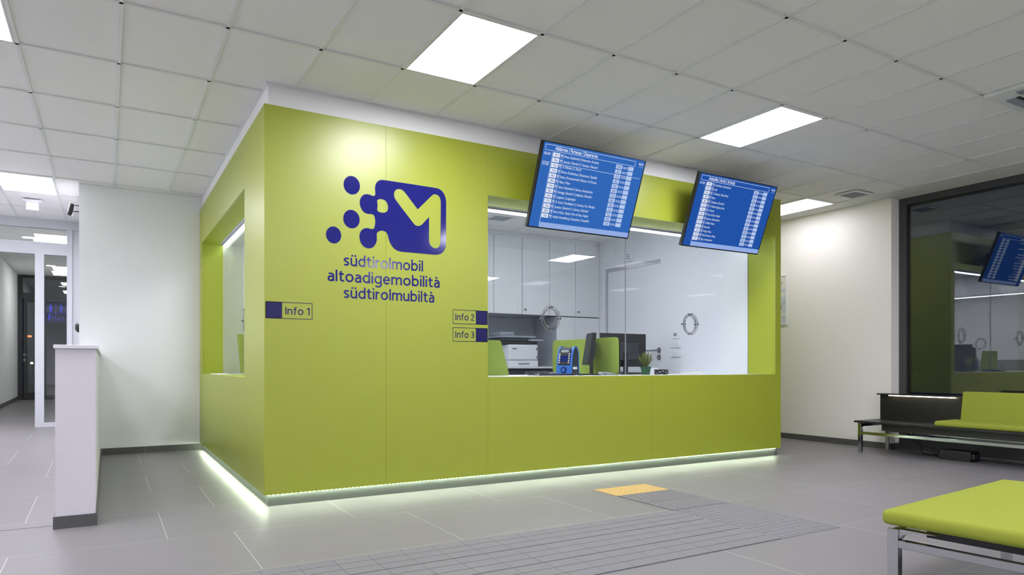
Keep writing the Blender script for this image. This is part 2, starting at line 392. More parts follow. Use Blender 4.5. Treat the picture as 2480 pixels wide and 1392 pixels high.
def curve_shape(name, loops, m, parent, Y, depth=0.001):
    """closed outlines with holes standing in the plane Y, as a mesh"""
    cu = bpy.data.curves.new(name, 'CURVE'); cu.dimensions = '2D'; cu.fill_mode = 'BOTH'; cu.extrude = depth/2
    for L in loops:
        sp = cu.splines.new('POLY'); sp.points.add(len(L)-1)
        for i, (x, z) in enumerate(L): sp.points[i].co = (x, z, 0, 1)
        sp.use_cyclic_u = True
    ob = bpy.data.objects.new(name, cu); COL.objects.link(ob)
    dg = bpy.context.evaluated_depsgraph_get(); dg.update()
    me = bpy.data.meshes.new_from_object(ob.evaluated_get(dg))
    bpy.data.objects.remove(ob); bpy.data.curves.remove(cu)
    off = Vector(parent.location) if parent else Vector((0, 0, 0))
    for v in me.vertices: v.co = Vector((v.co.x, Y-v.co.z-depth/2, v.co.y))-off
    return link(name, me, m, parent)
def catmull(P, n=6):
    """P: (x,y) smooth or (x,y,1) for a sharp corner"""
    out = []; k = len(P)
    for i in range(k):
        p0, p1, p2, p3 = P[(i-1) % k], P[i], P[(i+1) % k], P[(i+2) % k]
        d = math.dist(p1[:2], p2[:2])
        m1 = ((p2[0]-p0[0])*0.5, (p2[1]-p0[1])*0.5); m2 = ((p3[0]-p1[0])*0.5, (p3[1]-p1[1])*0.5)
        def clampv(v):
            L = math.hypot(*v); f = d/L if L > d else 1; return (v[0]*f, v[1]*f)
        m1 = clampv(m1) if len(p1) < 3 else (p2[0]-p1[0], p2[1]-p1[1])
        m2 = clampv(m2) if len(p2) < 3 else (p2[0]-p1[0], p2[1]-p1[1])
        for j in range(n):
            t = j/n; t2 = t*t; t3 = t2*t
            h = (2*t3-3*t2+1, t3-2*t2+t, -2*t3+3*t2, t3-t2)
            out.append(tuple(h[0]*p1[a]+h[1]*m1[a]+h[2]*p2[a]+h[3]*m2[a] for a in (0, 1)))
    return out

# ================================================================== SETTING
CEIL = 3.36
XR, YB, YP = 9.02, 9.98, 12.65            # right wall, back wall, glazed partition
XL, YR = -5.2, -5.6                       # left wall, rear wall (behind the camera)
GX0, GPX, GY0, GPY = 1.31, 0.615, 4.87, 0.99
KX0, KX1, KY0 = 1.071, 7.243, 5.637       # counter booth: green faces
INS = 0.034                               # plinth and head set back from the green faces

floor = MB().box(XL, 9.6, YR, 12.7, -0.1, 0.0).build('floor', M['floor']); struct(floor, 'grey stone tile floor with thin pale joints', 'floor')
# ramp left of the low wall, rising towards the glazed partition and on down the corridor
r = MB(); x0, x1 = XL, -0.32
def ramp(mb, x0, x1, pts):
    for (ya, za), (yb, zb) in zip(pts, pts[1:]):
        mb.prism([(x0, ya, za), (x0, yb, zb), (x0, yb, -0.05), (x0, ya, -0.05)], (1, 0, 0), x1-x0)
ramp(r, x0, x1, [(5.75, 0.002), (9.9, 0.112)])
ramp(r, x0, -0.1, [(9.9, 0.112), (12.65, 0.185), (20.8, 0.275)])
ro = r.build('floor_ramp', M['floor']); struct(ro, 'tiled ramp rising gently behind the low white wall to the glazed partition', 'ramp')

c = MB()
c.box(XL, 9.3, YR, KY0+INS, CEIL+0.012, CEIL+0.1)
c.box(XL, KX0+INS, KY0+INS, 12.7, CEIL+0.012, CEIL+0.1)
c.box(KX1-INS, 9.3, KY0+INS, 12.7, CEIL+0.012, CEIL+0.1)
ceil = c.build('ceiling', M['ceiling']); struct(ceil, 'suspended ceiling of off-white mineral fibre tiles', 'ceiling')
t = MB()
def in_booth(x, y): return KX0 < x < KX1 and y > KY0
kx = range(-8, 13)
kx = range(-10, 13)
for k in kx:
    x = GX0+GPX*k
    y1 = KY0+INS if (KX0 < x < KX1) else 12.65
    if x > XR-0.3: y1 = 5.28 if x > XR else 9.9
    if -0.29 < x < KX0: y1 = YB
    t.box(x-0.012, x+0.012, YR, y1, CEIL, CEIL+0.012)
for k in range(-10, 9):
    y = GY0+GPY*k
    if y > 12.6: continue
    segs = [(XL, 8.69)] if y < KY0 else [(XL, KX0+INS if y < YB else -0.29), (KX1-INS, 8.69)]
    for a, b in segs: t.box(a, b, y-0.012, y+0.012, CEIL, CEIL+0.012)
# wall angles
t.box(KX0+INS-0.02, KX1-INS+0.02, KY0+INS-0.02, KY0+INS, CEIL-0.004, CEIL+0.012)
t.box(KX0+INS-0.02, KX0+INS, KY0+INS, YB, CEIL-0.004, CEIL+0.012)
t.box(-0.29, KX0+INS, YB-0.02, YB, CEIL-0.004, CEIL+0.012)
t.box(XL, -0.29, YP-0.06, YP-0.04, CEIL-0.004, CEIL+0.012)
t.build('ceiling_grid', M['tee'], ceil)
mg = MB(); mg.box(8.69, XR, YR, 9.98, CEIL-0.001, CEIL+0.012); mg.box(XR-0.01, 9.3, YR, 5.28, CEIL-0.001, CEIL+0.012)
mg.build('ceiling_margin', M['margin'], ceil)

struct(MB().box(-0.29, KX0+INS+0.045, YB, YB+0.15, 0, CEIL+0.05).build('wall_back', M['wall']), 'plain white wall between glazed partition and green counter booth', 'wall')
struct(MB().box(-0.29, -0.10, YB+0.15, YP-0.04, 0, CEIL+0.05).build('wall_side_passage', M['wall']), 'white wall running from back wall to glazed partition', 'wall')
struct(MB().box(KX1-INS-0.02, 9.3, YB, YB+0.15, 0, CEIL+0.05).build('wall_back_right', M['wall_warm']), 'white wall closing the passage behind the booth', 'wall')
struct(MB().box(XR, 9.32, 5.28, YB+0.15, 0, CEIL+0.05).build('wall_right', M['wall_warm']), 'warm white wall right of the green booth', 'wall')
struct(MB().box(XL-0.15, XL, YR, 12.8, 0, CEIL+0.05).build('wall_left', M['wall']), 'white wall at the left side of the hall', 'wall')
struct(MB().box(XL, 9.6, YR-0.15, YR, 0, CEIL+0.05).build('wall_rear', M['wall']), 'white wall behind the viewer', 'wall')

# skirtings
def skirting(name, boxes, label):
    b = MB(); l = MB()
    for (a0, a1, b0, b1, z) in boxes:
        b.box(a0, a1, b0, b1, z, z+0.082)
    o = b.build(name, M['skirting']); struct(o, label, 'baseboard'); return o
skirting('baseboard_back', [(-0.05, 0.42, YB-0.012, YB, 0), (0.424, 0.98, YB-0.012, YB, 0), (0.984, 1.105, YB-0.012, YB, 0)], 'dark grey tile skirting below the white back wall')
skirting('baseboard_right', [(XR-0.012, XR, 5.27, 6.4, 0), (XR-0.012, XR, 6.404, 9.9, 0), (XR-0.012, 9.19, 5.268, 5.28, 0)], 'dark grey tile skirting along the warm white right wall')

# low wall with white cap
hw = MB(); hw.box(-0.302, -0.066, 5.625, YB, 0, 1.238); hwo = hw.build('low_wall', M['rough_wall'])
tag(hwo, 'low rough-plastered white partition wall with white cap and dark skirting, left of booth', 'low wall'); hwo['kind'] = 'structure'
MB().box(-0.312, -0.05, 5.605, YB, 1.238, 1.263, 0.002).build('wall_cap', M['white_alu'], hwo)
sk = MB(); sk.box(-0.314, -0.055, 5.613, 5.625, 0, 0.085); sk.box(-0.066, -0.055, 5.625, YB-0.012, 0, 0.085); sk.box(-0.314, -0.302, 5.625, 5.8, 0, 0.085)
for i in range(8):
    pass
sk.build('skirting', M['skirting'], hwo)

# ------------------------------------------------------------------ ceiling lights
def ceiling_light(kx, ky, label, group='rectangular ceiling light panels', m='panel_light', rect=None, z=CEIL):
    if rect: xa, xb, ya, yb = rect
    else: xa, xb, ya, yb = GX0+GPX*kx, GX0+GPX*(kx+1), GY0+GPY*ky, GY0+GPY*(ky+1)
    o = thing('ceiling_light', ((xa+xb)/2, (ya+yb)/2, z), label, 'ceiling light', group)
    f = MB(); e = 0.014; w = 0.012
    for a in ((xa+e, xb-e, ya+e, ya+e+w), (xa+e, xb-e, yb-e-w, yb-e), (xa+e, xa+e+w, ya+e+w, yb-e-w), (xb-e-w, xb-e, ya+e+w, yb-e-w)):
        f.box(*a, z-0.002, z+0.010)
    f.build('frame', M['white_alu'], o)
    MB().box(xa+e+w, xb-e-w, ya+e+w, yb-e-w, z+0.001, z+0.008).build('diffuser', M[m], o)
    return o
ceiling_light(1, -1, 'large glowing rectangular panel in the ceiling above the booth logo, nearest of all')
ceiling_light(6, -1, 'glowing rectangular ceiling panel above and between the two blue timetable screens, right of centre')
ceiling_light(11, 1, 'glowing ceiling panel partly hidden behind right end of green booth', m='panel_dim')
ceiling_light(11, 3, 'added ceiling panel hidden behind the booth, brightening the right wall', m='panel_dim')  # added out of view to brighten the warm right wall
ceiling_light(-4, 0, 'glowing ceiling panel cut by the left edge of the photo near the top corner')
ceiling_light(-4, 5, 'glowing ceiling panel at left above the glazed partition')
for kx, ky, w in ((1, -5, 'left'), (6, -5, 'middle'), (11, -5, 'right')):
    ceiling_light(kx, ky, 'glowing ceiling panel behind the viewer, %s of nearer row, seen only in reflections' % w)
for kx, ky, w in ((-4, -5, 'far left of nearer row'), (-9, 0, 'added unseen fill light at far left'), (-7, 2, 'added unseen fill light left beyond the low wall'), (-7, 5, 'added unseen fill light near the partition'), (-9, 5, 'added unseen fill light far left by the partition'), (-9, -5, 'added unseen fill light in the far left corner'), (1, -9, 'left of rear row'), (6, -9, 'middle of rear row'), (11, -9, 'right of rear row')):
    ceiling_light(kx, ky, 'glowing ceiling panel behind the viewer, %s' % w)  # panels of the two far left columns are added unseen to brighten the hall

# emergency luminaire, air vent, cassette
p = atZ(84, 475, CEIL)
X, Y = -0.86, 11.25
o = thing('emergency_light', (X, Y, CEIL), 'small white emergency light with hanging clear plate on ceiling left of white wall', 'emergency light')
MB().box(X-0.11, X+0.11, Y-0.04, Y+0.04, CEIL-0.035, CEIL, 0.008).build('housing', M['white_plastic'], o)
MB().box(X-0.07, X+0.07, Y-0.006, Y+0.006, CEIL-0.14, CEIL-0.035).build('plate', M['tee'], o)
X, Y = 8.42, 5.42
o = thing('ceiling_vent', (X, Y, CEIL), 'small white slatted air vent in ceiling near top of warm white wall', 'vent')
f = MB()
for a in ((X-.19, X+.19, Y-.15, Y-.12), (X-.19, X+.19, Y+.12, Y+.15), (X-.19, X-.155, Y-.12, Y+.12), (X+.155, X+.19, Y-.12, Y+.12)): f.box(*a, CEIL-0.012, CEIL+0.004)
f.build('frame', M['tee'], o)
s = MB()
for i in range(8): s.box(X-.15+i*.038, X-.135+i*.038, Y-.12, Y+.12, CEIL-0.008, CEIL+0.006)
s.build('slats', M['grey_plastic'], o)
MB().box(X-.155, X+.155, Y-.12, Y+.12, CEIL+0.007, CEIL+0.010).build('backing', M['black'], o)

def cassette(X0, X1, Y0, Y1):
    o = thing('air_conditioner', ((X0+X1)/2, (Y0+Y1)/2, CEIL), 'white four-way ceiling air conditioner cassette at the upper right edge', 'air conditioner')
    MB().box(X0, X1, Y0, Y1, CEIL-0.03, CEIL+0.004, 0.012).build('panel', M['tee'], o)
    cx, cy = (X0+X1)/2, (Y0+Y1)/2; h = (X1-X0)/2; z = CEIL-0.031
    g = MB(); g.box(cx-h*.5, cx+h*.5, cy-h*.5, cy+h*.5, z-0.006, z, 0.004); go = g.build('intake_grille', M['grey_plastic'], o)
    for dx, dy in ((0, 1), (0, -1), (1, 0), (-1, 0)):
        b = MB(); d = h*.76
        if dx: b.box(cx+dx*d-.035, cx+dx*d+.035, cy-h*.55, cy+h*.55, z-0.010, z)
        else: b.box(cx-h*.55, cx+h*.55, cy+dy*d-.035, cy+dy*d+.035, z-0.010, z)
        b.build('louvre', M['grey_plastic'], o)
        b = MB(); d = h*.645
        if dx: b.box(cx+dx*d-.012, cx+dx*d+.012, cy-h*.55, cy+h*.55, z-0.002, z+0.001)
        else: b.box(cx-h*.55, cx+h*.55, cy+dy*d-.012, cy+dy*d+.012, z-0.002, z+0.001)
        b.build('slot', M['black'], o)
cassette(6.24, 7.16, 1.96, 2.88)

# ------------------------------------------------------------------ glazed partition and corridor (left)
g = bpy.data.objects.new('door_1', None); COL.objects.link(g); g.location = (-0.9, YP, 0.185); struct(g, 'white framed glazed partition with doorway to the corridor', 'glazed partition')
f = MB(); y0, y1 = YP-0.04, YP+0.04
f.box(-2.6, -0.27, y0, y1, 3.215, CEIL+0.01)          # head
f.box(-2.6, -0.527, y0, y1, 2.815, 3.0)               # transom
f.box(-0.933, -0.819, y0, y1, 0.17, 2.815)            # door post
f.box(-0.527, -0.457, y0, y1, 0.16, 3.215)            # right post
f.box(-0.457, -0.27, y0+0.03, y1, 0.16, 3.215)        # filler board
f.box(-0.819, -0.527, y0, y1, 0.17, 0.25)             # bottom rail
f.box(-2.1, -2.0, y0, y1, 0.1, 2.815)
f.build('frame', M['partition'], g)
MB().box(-0.819, -0.527, YP-0.005, YP+0.005, 0.25, 2.815).build('side_pane', M['corr_glass'], g)
MB().box(-2.6, -0.527, YP-0.005, YP+0.005, 3.0, 3.215).build('transom_pane', M['corr_glass'], g)
struct(MB().box(XL, -2.1, YP-0.03, YP+0.05, 0.0, CEIL).build('wall_partition', M['wall']), 'white wall left of the glazed doorway', 'wall')

# restroom pictograms on the side pane
pk = 0.9
fl = Flat((-0.806, YP-0.006, 1.795))
Wd, Hd = 0.272, 0.275
for i in (0, 1):
    for j in (0, 1):
        fl.frame(i*Wd/2+0.002, j*Hd/2+0.002, (i+1)*Wd/2-0.002, (j+1)*Hd/2-0.002, 0.0025)
def person(fl, cx, by, skirt=False):
    fl.disc(cx, by+0.106, 0.010, 0.012, 20)
    if skirt: fl.poly([(cx-.016, by+.090), (cx+.016, by+.090), (cx+.030, by+.045), (cx+.018, by+.042), (cx+.012, by), (cx-.012, by), (cx-.018, by+.042), (cx-.030, by+.045)])
    else: fl.poly([(cx-.020, by+.090), (cx+.020, by+.090), (cx+.024, by+.050), (cx+.015, by+.050), (cx+.012, by), (cx-.012, by), (cx-.015, by+.050), (cx-.024, by+.050)])
person(fl, Wd*.25+.004, Hd/2+.008, True); person(fl, Wd*.75, Hd/2+.008)
cx = Wd*.2; fl.disc(cx, .118, .010, .012, 20); fl.poly([(cx-.014, .105), (cx+.012, .105), (cx+.03, .08), (cx+.012, .085), (cx+.010, .012), (cx-.012, .012)])
fl.rect(cx+.03, .035, cx+.036, .085); fl.rect(cx+.03, .056, cx+.075, .064); fl.disc(cx+.062, .070, .008, .008, 16)
cx = Wd*.76; fl.ringf(cx, .05, .027, .005, .032); fl.ringf(cx-.042, .035, .012, .004, .014); fl.line((cx-.004, .085), (cx+.012, .110), .006)
tag(fl.build('restroom_sign', M['pict']), 'blue outlined restroom pictogram sticker on the glass side pane', 'sign')

cl = MB(); cl.box(-3.4, 0.4, YP+0.05, 21.2, CEIL+0.005, CEIL+0.1); struct(cl.build('ceiling_corridor', M['ceiling']), 'plain ceiling of the corridor beyond the partition', 'ceiling')
struct(MB().box(-2.03, -1.88, YP+0.05, 20.9, 0, CEIL).build('wall_corridor_left', M['wall']), 'white corridor wall beyond the glazed partition', 'wall')
struct(MB().box(-0.25, -0.10, YP+0.04, 20.9, 0, CEIL).build('wall_corridor_right', M['wall']), 'white corridor wall hidden behind the partition post', 'wall')
b = MB(); b.prism([(-1.88, 12.75, .18), (-1.88, 20.7, .27), (-1.88, 20.7, .36), (-1.88, 12.75, .27)], (1, 0, 0), 0.012)
struct(b.build('baseboard_corridor', M['skirting']), 'dark skirting at the foot of the left corridor wall', 'baseboard')
for i, (ya, yb) in enumerate(((14.1, 15.05), (18.55, 19.5))):
    ceiling_light(0, 0, 'glowing panel in the corridor ceiling, %s' % ('nearer one, just under the partition head' if i == 0 else 'farther one, seen through the narrow side pane'), 'corridor ceiling panels', 'corr_light', (-1.09, -0.49, ya, yb))
for i, (x, y) in enumerate(((-1.18, 14.55), (-1.07, 18.4))):
    o = thing('downlight', (x, y, CEIL), 'small round glowing downlight in the corridor ceiling, %s' % ('beside the nearer panel' if i == 0 else 'beside the farther panel'), 'downlight', 'corridor downlights')
    MB().cyl((x, y, CEIL-0.012), (x, y, CEIL+0.005), 0.10, n=32).build('trim_ring', M['white_alu'], o)
    MB().cyl((x, y, CEIL-0.014), (x, y, CEIL-0.010), 0.085, n=32).build('lamp', M['corr_light'], o)

# dark exterior door at the corridor end
YE = 20.75
g = bpy.data.objects.new('door_2', None); COL.objects.link(g); g.location = (-1.1, YE, 0.27); struct(g, 'dark grey framed glass exit door at the end of the corridor', 'door')
def ex(x): return atY(x, 900, YE)[0]
def ez(y, x=60): return atY(x, y, YE)[2]
f = MB(); a = YE-0.05; bb = YE+0.05
f.box(ex(36), ex(55), a, bb, 0.2, CEIL); f.box(ex(55), -0.2, a, bb, ez(672), CEIL); f.box(ex(55), -0.2, a, bb, ez(722), ez(709))
f.box(ex(107), ex(112), a, bb, ez(966), ez(722)); f.box(ex(55), -0.2, a, bb, 0.2, ez(966))
f.build('frame', M['dark_alu'], g)
f = MB(); a = YE-0.07
f.box(ex(58), ex(66), a, bb, ez(966), ez(722)); f.box(ex(98), ex(106), a, bb, ez(966), ez(722)); f.box(ex(66), ex(98), a, bb, ez(731), ez(722)); f.box(ex(66), ex(98), a, bb, ez(966), ez(955))
lf = f.build('door_leaf', M['dark_alu'], g)
MB().box(ex(66), ex(98), YE-0.01, YE+0.01, ez(955), ez(731)).build('pane', M['night_glass'], lf)
h = MB(); zz = ez(859, 62); xx = ex(60)
h.cyl((xx, a, zz), (xx, a-0.06, zz), 0.014); h.cyl((xx, a-0.055, zz), (xx+0.14, a-0.055, zz), 0.011); h.cyl((xx, a-0.012, zz), (xx, a, zz), 0.03)
h.box(xx-0.02, xx+0.02, a-0.01, a, zz-0.16, zz-0.09)
h.build('handle', M['steel'], lf)
MB().box(ex(55), -0.2, YE-0.01, YE+0.01, ez(709), ez(672)).build('transom_pane', M['night_glass'], g)
MB().box(ex(112), -0.2, YE-0.01, YE+0.01, ez(966), ez(722)).build('side_pane', M['night_glass'], g)
struct(MB().box(-12, 12, 21.3, 40, -0.1, 0.2).build('ground_outside', M['skirting']), 'dark ground outside the exit door', 'ground')
for (x, y), m_, lab, nm in (((67, 814), 'led_red', 'small orange-red light spot in the exit door glass, on a made-up post', 'orange_light_spot'), ((77, 879), 'led_white', 'small white light spot in the exit door glass, on a made-up post', 'white_light_spot')):
    q = atY(x, y, 28.0); o = thing(nm, (q[0], 28.0, 0.2), lab, 'lamp')
    MB().cyl((q[0], 28, 0.2), (q[0], 28, q[2]-0.03), 0.02).build('post', M['black'], o)  # made-up posts outside carry the light spots of the door glass
    b = MB(); b.box(q[0]-(.11 if m_ == 'led_red' else .035), q[0]+(.11 if m_ == 'led_red' else .035), 27.97, 28.03, q[2]-.03, q[2]+.03, .01); b.build('lamp_head', M[m_], o)

# black wall speaker and round button fixed to the end of the white wall
o = thing('wall_speaker', (-0.29, 10.06, 3.06), 'small black spotlight-shaped device on arms at upper left end of white wall', 'wall device')
b = MB(); mt = Matrix.Translation((-0.375, 10.06, 3.05)) @ Matrix.Rotation(math.radians(12), 4, 'Y')
b.box(-0.028, 0.028, -0.05, 0.05, -0.075, 0.07, 0.018, mtx=mt); b.build('body', M['black'], o)
b = MB(); b.cyl((-0.37, 10.06, 3.105), (-0.29, 10.06, 3.105), 0.006); b.cyl((-0.37, 10.06, 3.03), (-0.29, 10.06, 3.03), 0.006); b.build('bracket', M['black'], o)
b = MB(); b.cyl((-0.289, 10.05, 1.595), (-0.312, 10.05, 1.595), 0.065, 0.062, 32); b.cyl((-0.312, 10.05, 1.595), (-0.335, 10.05, 1.595), 0.062, 0.030, 32)
tag(smooth_angle(b.build('push_button', M['black'])), 'black round button on the left end of the white wall above low wall', 'button')

# ------------------------------------------------------------------ glazed right side
g = bpy.data.objects.new('window_1', None); COL.objects.link(g); g.location = (9.2, 4.0, 0); struct(g, 'large dark-framed glazing at night reflecting the green booth', 'window')
f = MB(); xa, xb = 9.2, 9.29
f.box(xa, xb, 5.18, 5.28, 0, CEIL); f.box(xa, xb, YR, 5.18, 3.27, CEIL); f.box(xa, xb, YR, 5.18, 0.0, 0.16)
f.box(xa, xb, -3.2, -3.05, 0.16, 3.27); 
f.build('frame', M['grey_alu'], g)
f = MB(); f.box(9.222, 9.27, 5.155, 5.18, 0.16, 3.27); f.box(9.222, 9.27, YR, 5.155, 3.245, 3.27); f.box(9.222, 9.27, YR, 5.155, 0.16, 0.185)
f.build('glazing_bead', M['black'], g)
MB().box(9.235, 9.247, YR, 5.155, 0.185, 3.245).build('pane', M['night_glass'], g)

# poster on warm wall
o = thing('poster', (XR, 7.2, 1.74), 'framed pale poster with a cable car on warm wall beside booth', 'poster')
ya, yb, za, zb = 6.90, 7.45, 1.745, 2.52
f = MB(); 
for a in ((ya, yb, za, za+.015), (ya, yb, zb-.02, zb), (ya, ya+.02, za+.015, zb-.02), (yb-.02, yb, za+.015, zb-.02)): f.box(XR-0.018, XR, *a)
f.build('frame', M['white_plastic'], o)
MB().box(XR-0.010, XR-0.001, ya+.02, yb-.02, za+.015, zb-.02).build('sheet', M['cream'], o)
pf = Flat((XR-0.010, yb-.02, za+.015), (0, -1, 0), (0, 0, 1), (-1, 0, 0), 0.001)   # u runs to the right as seen
w = yb-ya-.04; h = zb-za-.035
pf.poly([(0, 0), (w, 0), (w, .18*h), (0, .20*h)]); pf.poly([(0, .25*h), (w, .23*h), (w, .60*h), (.55*w, .50*h), (0, .42*h)]); pf.poly([(0, .58*h), (w, .68*h), (w, .74*h), (0, .76*h)])
pf.build('mountain_print', M['ice'], o)
pf = Flat((XR-0.010, yb-.02, za+.015), (0, -1, 0), (0, 0, 1), (-1, 0, 0), 0.002)
pf.rect(.62*w, .345*h, .86*w, .365*h); pf.build('cable_car', M['red'], o)
pf = Flat((XR-0.010, yb-.02, za+.015), (0, -1, 0), (0, 0, 1), (-1, 0, 0), 0.002)
pf.text('8', w*.84, h*.835, .03); pf.line((.70*w, .37*h), (w, .50*h), .003); pf.line((.78*w, .37*h), (w, .46*h), .003)
pf.build('lettering', M['navy'], o)

# ================================================================== COUNTER BOOTH
K = thing('information_booth', (KX0, KY0, 0), 'lime green information counter booth with large glazed opening, navy logo and glowing plinth', 'information booth')
WX0, WX1, WZ0, WZ1 = 3.08, 7.142, 1.013, 2.718       # front opening
SY0, SY1 = 6.539, 9.72                                # side opening
ZB, ZT = 0.094, 3.188
T = 0.03; GP = 0.0006
GY = 6.062; GX = 1.332
def fp(x0, x1, z0, z1, lab=None): MB().box(x0+GP, x1-GP, KY0, KY0+T, z0, z1, 0.0007, seg=1).build('front_panel', M['green'], K, label=lab)
fp(KX0-GP, 2.077, ZB, ZT); fp(2.077, WX0, ZB, ZT)
fp(WX0, 5.11, ZB, WZ0); fp(5.11, KX1+GP, ZB, WZ0)
fp(WX0, KX1+GP, WZ1, ZT)
MB().box(WX1, KX1, KY0, KY0+T, WZ0, WZ1).build('front_panel', M['green'], K)
def spn(y0, y1, z0, z1): MB().box(KX0, KX0+T, y0+GP, y1-GP, z0, z1, 0.0007, seg=1).build('side_panel', M['green'], K)
spn(KY0+T-GP, SY0, ZB, ZT); spn(SY0, 8.1, ZB, WZ0); spn(8.1, 9.98, ZB, WZ0); spn(SY0, 8.1, WZ1, ZT); spn(8.1, 9.979, WZ1, ZT); spn(SY1, 9.979, WZ0, WZ1)
MB().box(KX1-T, KX1, KY0+T, 9.98, ZB, ZT).build('side_panel', M['green'], K)
b = MB(); b.box(WX0, WX1, KY0+T, GY-0.006, WZ1, WZ1+0.02); b.box(WX1, WX1+0.02, KY0+T, GY-0.006, WZ0, WZ1); b.box(WX0-0.02, WX0, KY0+T, GY-0.006, WZ0, WZ1)
b.build('window_reveal', M['green_matt'], K)
b = MB(); b.box(KX0+T, GX-0.006, SY0, SY1, WZ1, WZ1+0.02); b.box(KX0+T, GX-0.006, SY1, SY1+0.02, WZ0, WZ1); b.box(KX0+T, GX-0.006, SY0-0.02, SY0, WZ0, WZ1)
b.box(KX0+T, GX-0.006, SY0, SY1, WZ0-0.02, WZ0-0.0005)
b.build('side_window_reveal', M['green_matt'], K)
MB().box(WX0, WX1, KY0+T, GY-0.006, WZ0-0.02, WZ0-0.001).build('window_sill', M['white_lam'], K)
# panel joints above logo area (hairlines through the header)
# plinth
b = MB(); b.box(KX0+INS, KX1-INS, KY0+INS, KY0+INS+0.02, 0, ZB+0.03); b.box(KX0+INS, KX0+INS+0.02, KY0+INS+0.02, 9.96, 0, ZB+0.03); b.box(KX1-INS-0.02, KX1-INS, KY0+INS+0.02, 9.96, 0, ZB+0.03)
b.build('plinth', M['alu'], K)
b = MB(); n = int((KX1-KX0-0.06)/0.036)
for i in range(n):
    x = KX0+0.03+i*0.036; b.box(x, x+0.012, KY0+0.014, KY0+0.022, ZB-0.003, ZB-0.0005)
n = int((9.9-KY0)/0.036)
for i in range(n):
    y = KY0+0.03+i*0.036; b.box(KX0+0.014, KX0+0.022, y, y+0.012, ZB-0.003, ZB-0.0005)
b.build('led_strip', M['dots'], K)
# white head above the green panels
b = MB(); b.box(KX0+INS, KX1-INS, KY0+INS, KY0+INS+0.05, ZT-0.12, CEIL+0.012); b.box(KX0+INS, KX0+INS+0.05, KY0+INS+0.05, YB, ZT-0.12, CEIL+0.012); b.box(KX1-INS-0.05, KX1-INS, KY0+INS+0.05, YB, ZT-0.12, CEIL+0.012)
b.build('white_head', M['wall'], K)
# glazing
MB().box(WX0, 5.098, GY-0.006, GY+0.006, WZ0, 2.695).build('pane', M['glass'], K)
MB().box(5.102, WX1, GY-0.006, GY+0.006, WZ0, 2.695).build('pane', M['glass'], K)
MB().box(5.098, 5.102, GY-0.007, GY+0.007, WZ0, 2.695).build('pane_joint', M['grey_plastic'], K)
MB().box(GX-0.006, GX+0.006, SY0, SY1, WZ0, 2.695).build('side_pane', M['glass'], K)
MB().box(WX0, WX1, GY+0.008, GY+0.028, 2.680, 2.698).build('window_light', M['strip'], K)
MB().box(GX+0.008, GX+0.028, SY0, SY1, 2.680, 2.698).build('window_light', M['strip'], K)

b = MB(); b.box(GX-0.018, GX+0.03, SY0, SY1, 2.6985, 2.7165); b.box(WX0, WX1, GY-0.018, GY+0.03, 2.6985, 2.7165); b.build('strip_shield_channel', M['door_frame'], K)  # lips added above the glass to keep strip light off the soffit
# speak-through rings
def ring(c, axis, lab):
    U = Vector((1, 0, 0)) if axis == 'y' else Vector((0, 1, 0)); N = Vector((0, -1, 0)) if axis == 'y' else Vector((-1, 0, 0))
    c = Vector(c); Z = Vector((0, 0, 1)); R0, R1 = 0.128, 0.098
    b = MB(); n = 64; prof = [(R1, 0.012), (R0, 0.012), (R0, 0.028), (R1, 0.028)]
    rings = [[b.bm.verts.new(c+U*(r*.93*math.cos(2*PI*i/n))+Z*(r*1.05*math.sin(2*PI*i/n))+N*d) for r, d in prof] for i in range(n)]
    for i in range(n):
        A, B = rings[i], rings[(i+1) % n]
        for k in range(4): b.bm.faces.new((A[k], A[(k+1) % 4], B[(k+1) % 4], B[k]))
    o = smooth_angle(b.build('speak_through_ring', M['acrylic'], K, label=lab))
    g = MB(); g.tube([c+U*(R1*.93*math.cos(2*PI*i/n))+Z*(R1*1.05*math.sin(2*PI*i/n)) for i in range(n)], 0.0026, 8, True); g.build('hole_refraction_edge', M['dark'], o, smooth=True)  # dark tube paints in the refracted edge line of the hole
    g = MB(); g.tube([c+U*(R0*.93*math.cos(2*PI*i/n))+Z*(R0*1.05*math.sin(2*PI*i/n))+N*0.02 for i in range(n)], 0.0012, 6, True); g.build('rim', M['grey_plastic'], o, smooth=True)
    for a in range(4):
        q = c+U*(.114*.95*math.cos(a*PI/2))+Z*(.114*1.04*math.sin(a*PI/2))
        bb = MB(); bb.cyl(q-N*0.03, q+N*0.045, 0.0045, n=10); bb.cyl(q+N*0.030, q+N*0.042, 0.010, n=14); bb.cyl(q-N*0.022, q-N*0.008, 0.010, n=14); bb.build('bolt', M['chrome'], o, smooth=False)
for (x, y), lab in (((1333, 771), 'clear round speak-through ring in the left front pane'), ((1671, 785), 'clear round speak-through ring in the right front pane')):
    c = atY(x, y, GY-0.01); ring((c[0], GY, c[2]), 'y', lab)
ring(atX(598, 776, GX), 'x', 'clear speak-through ring in the side pane')

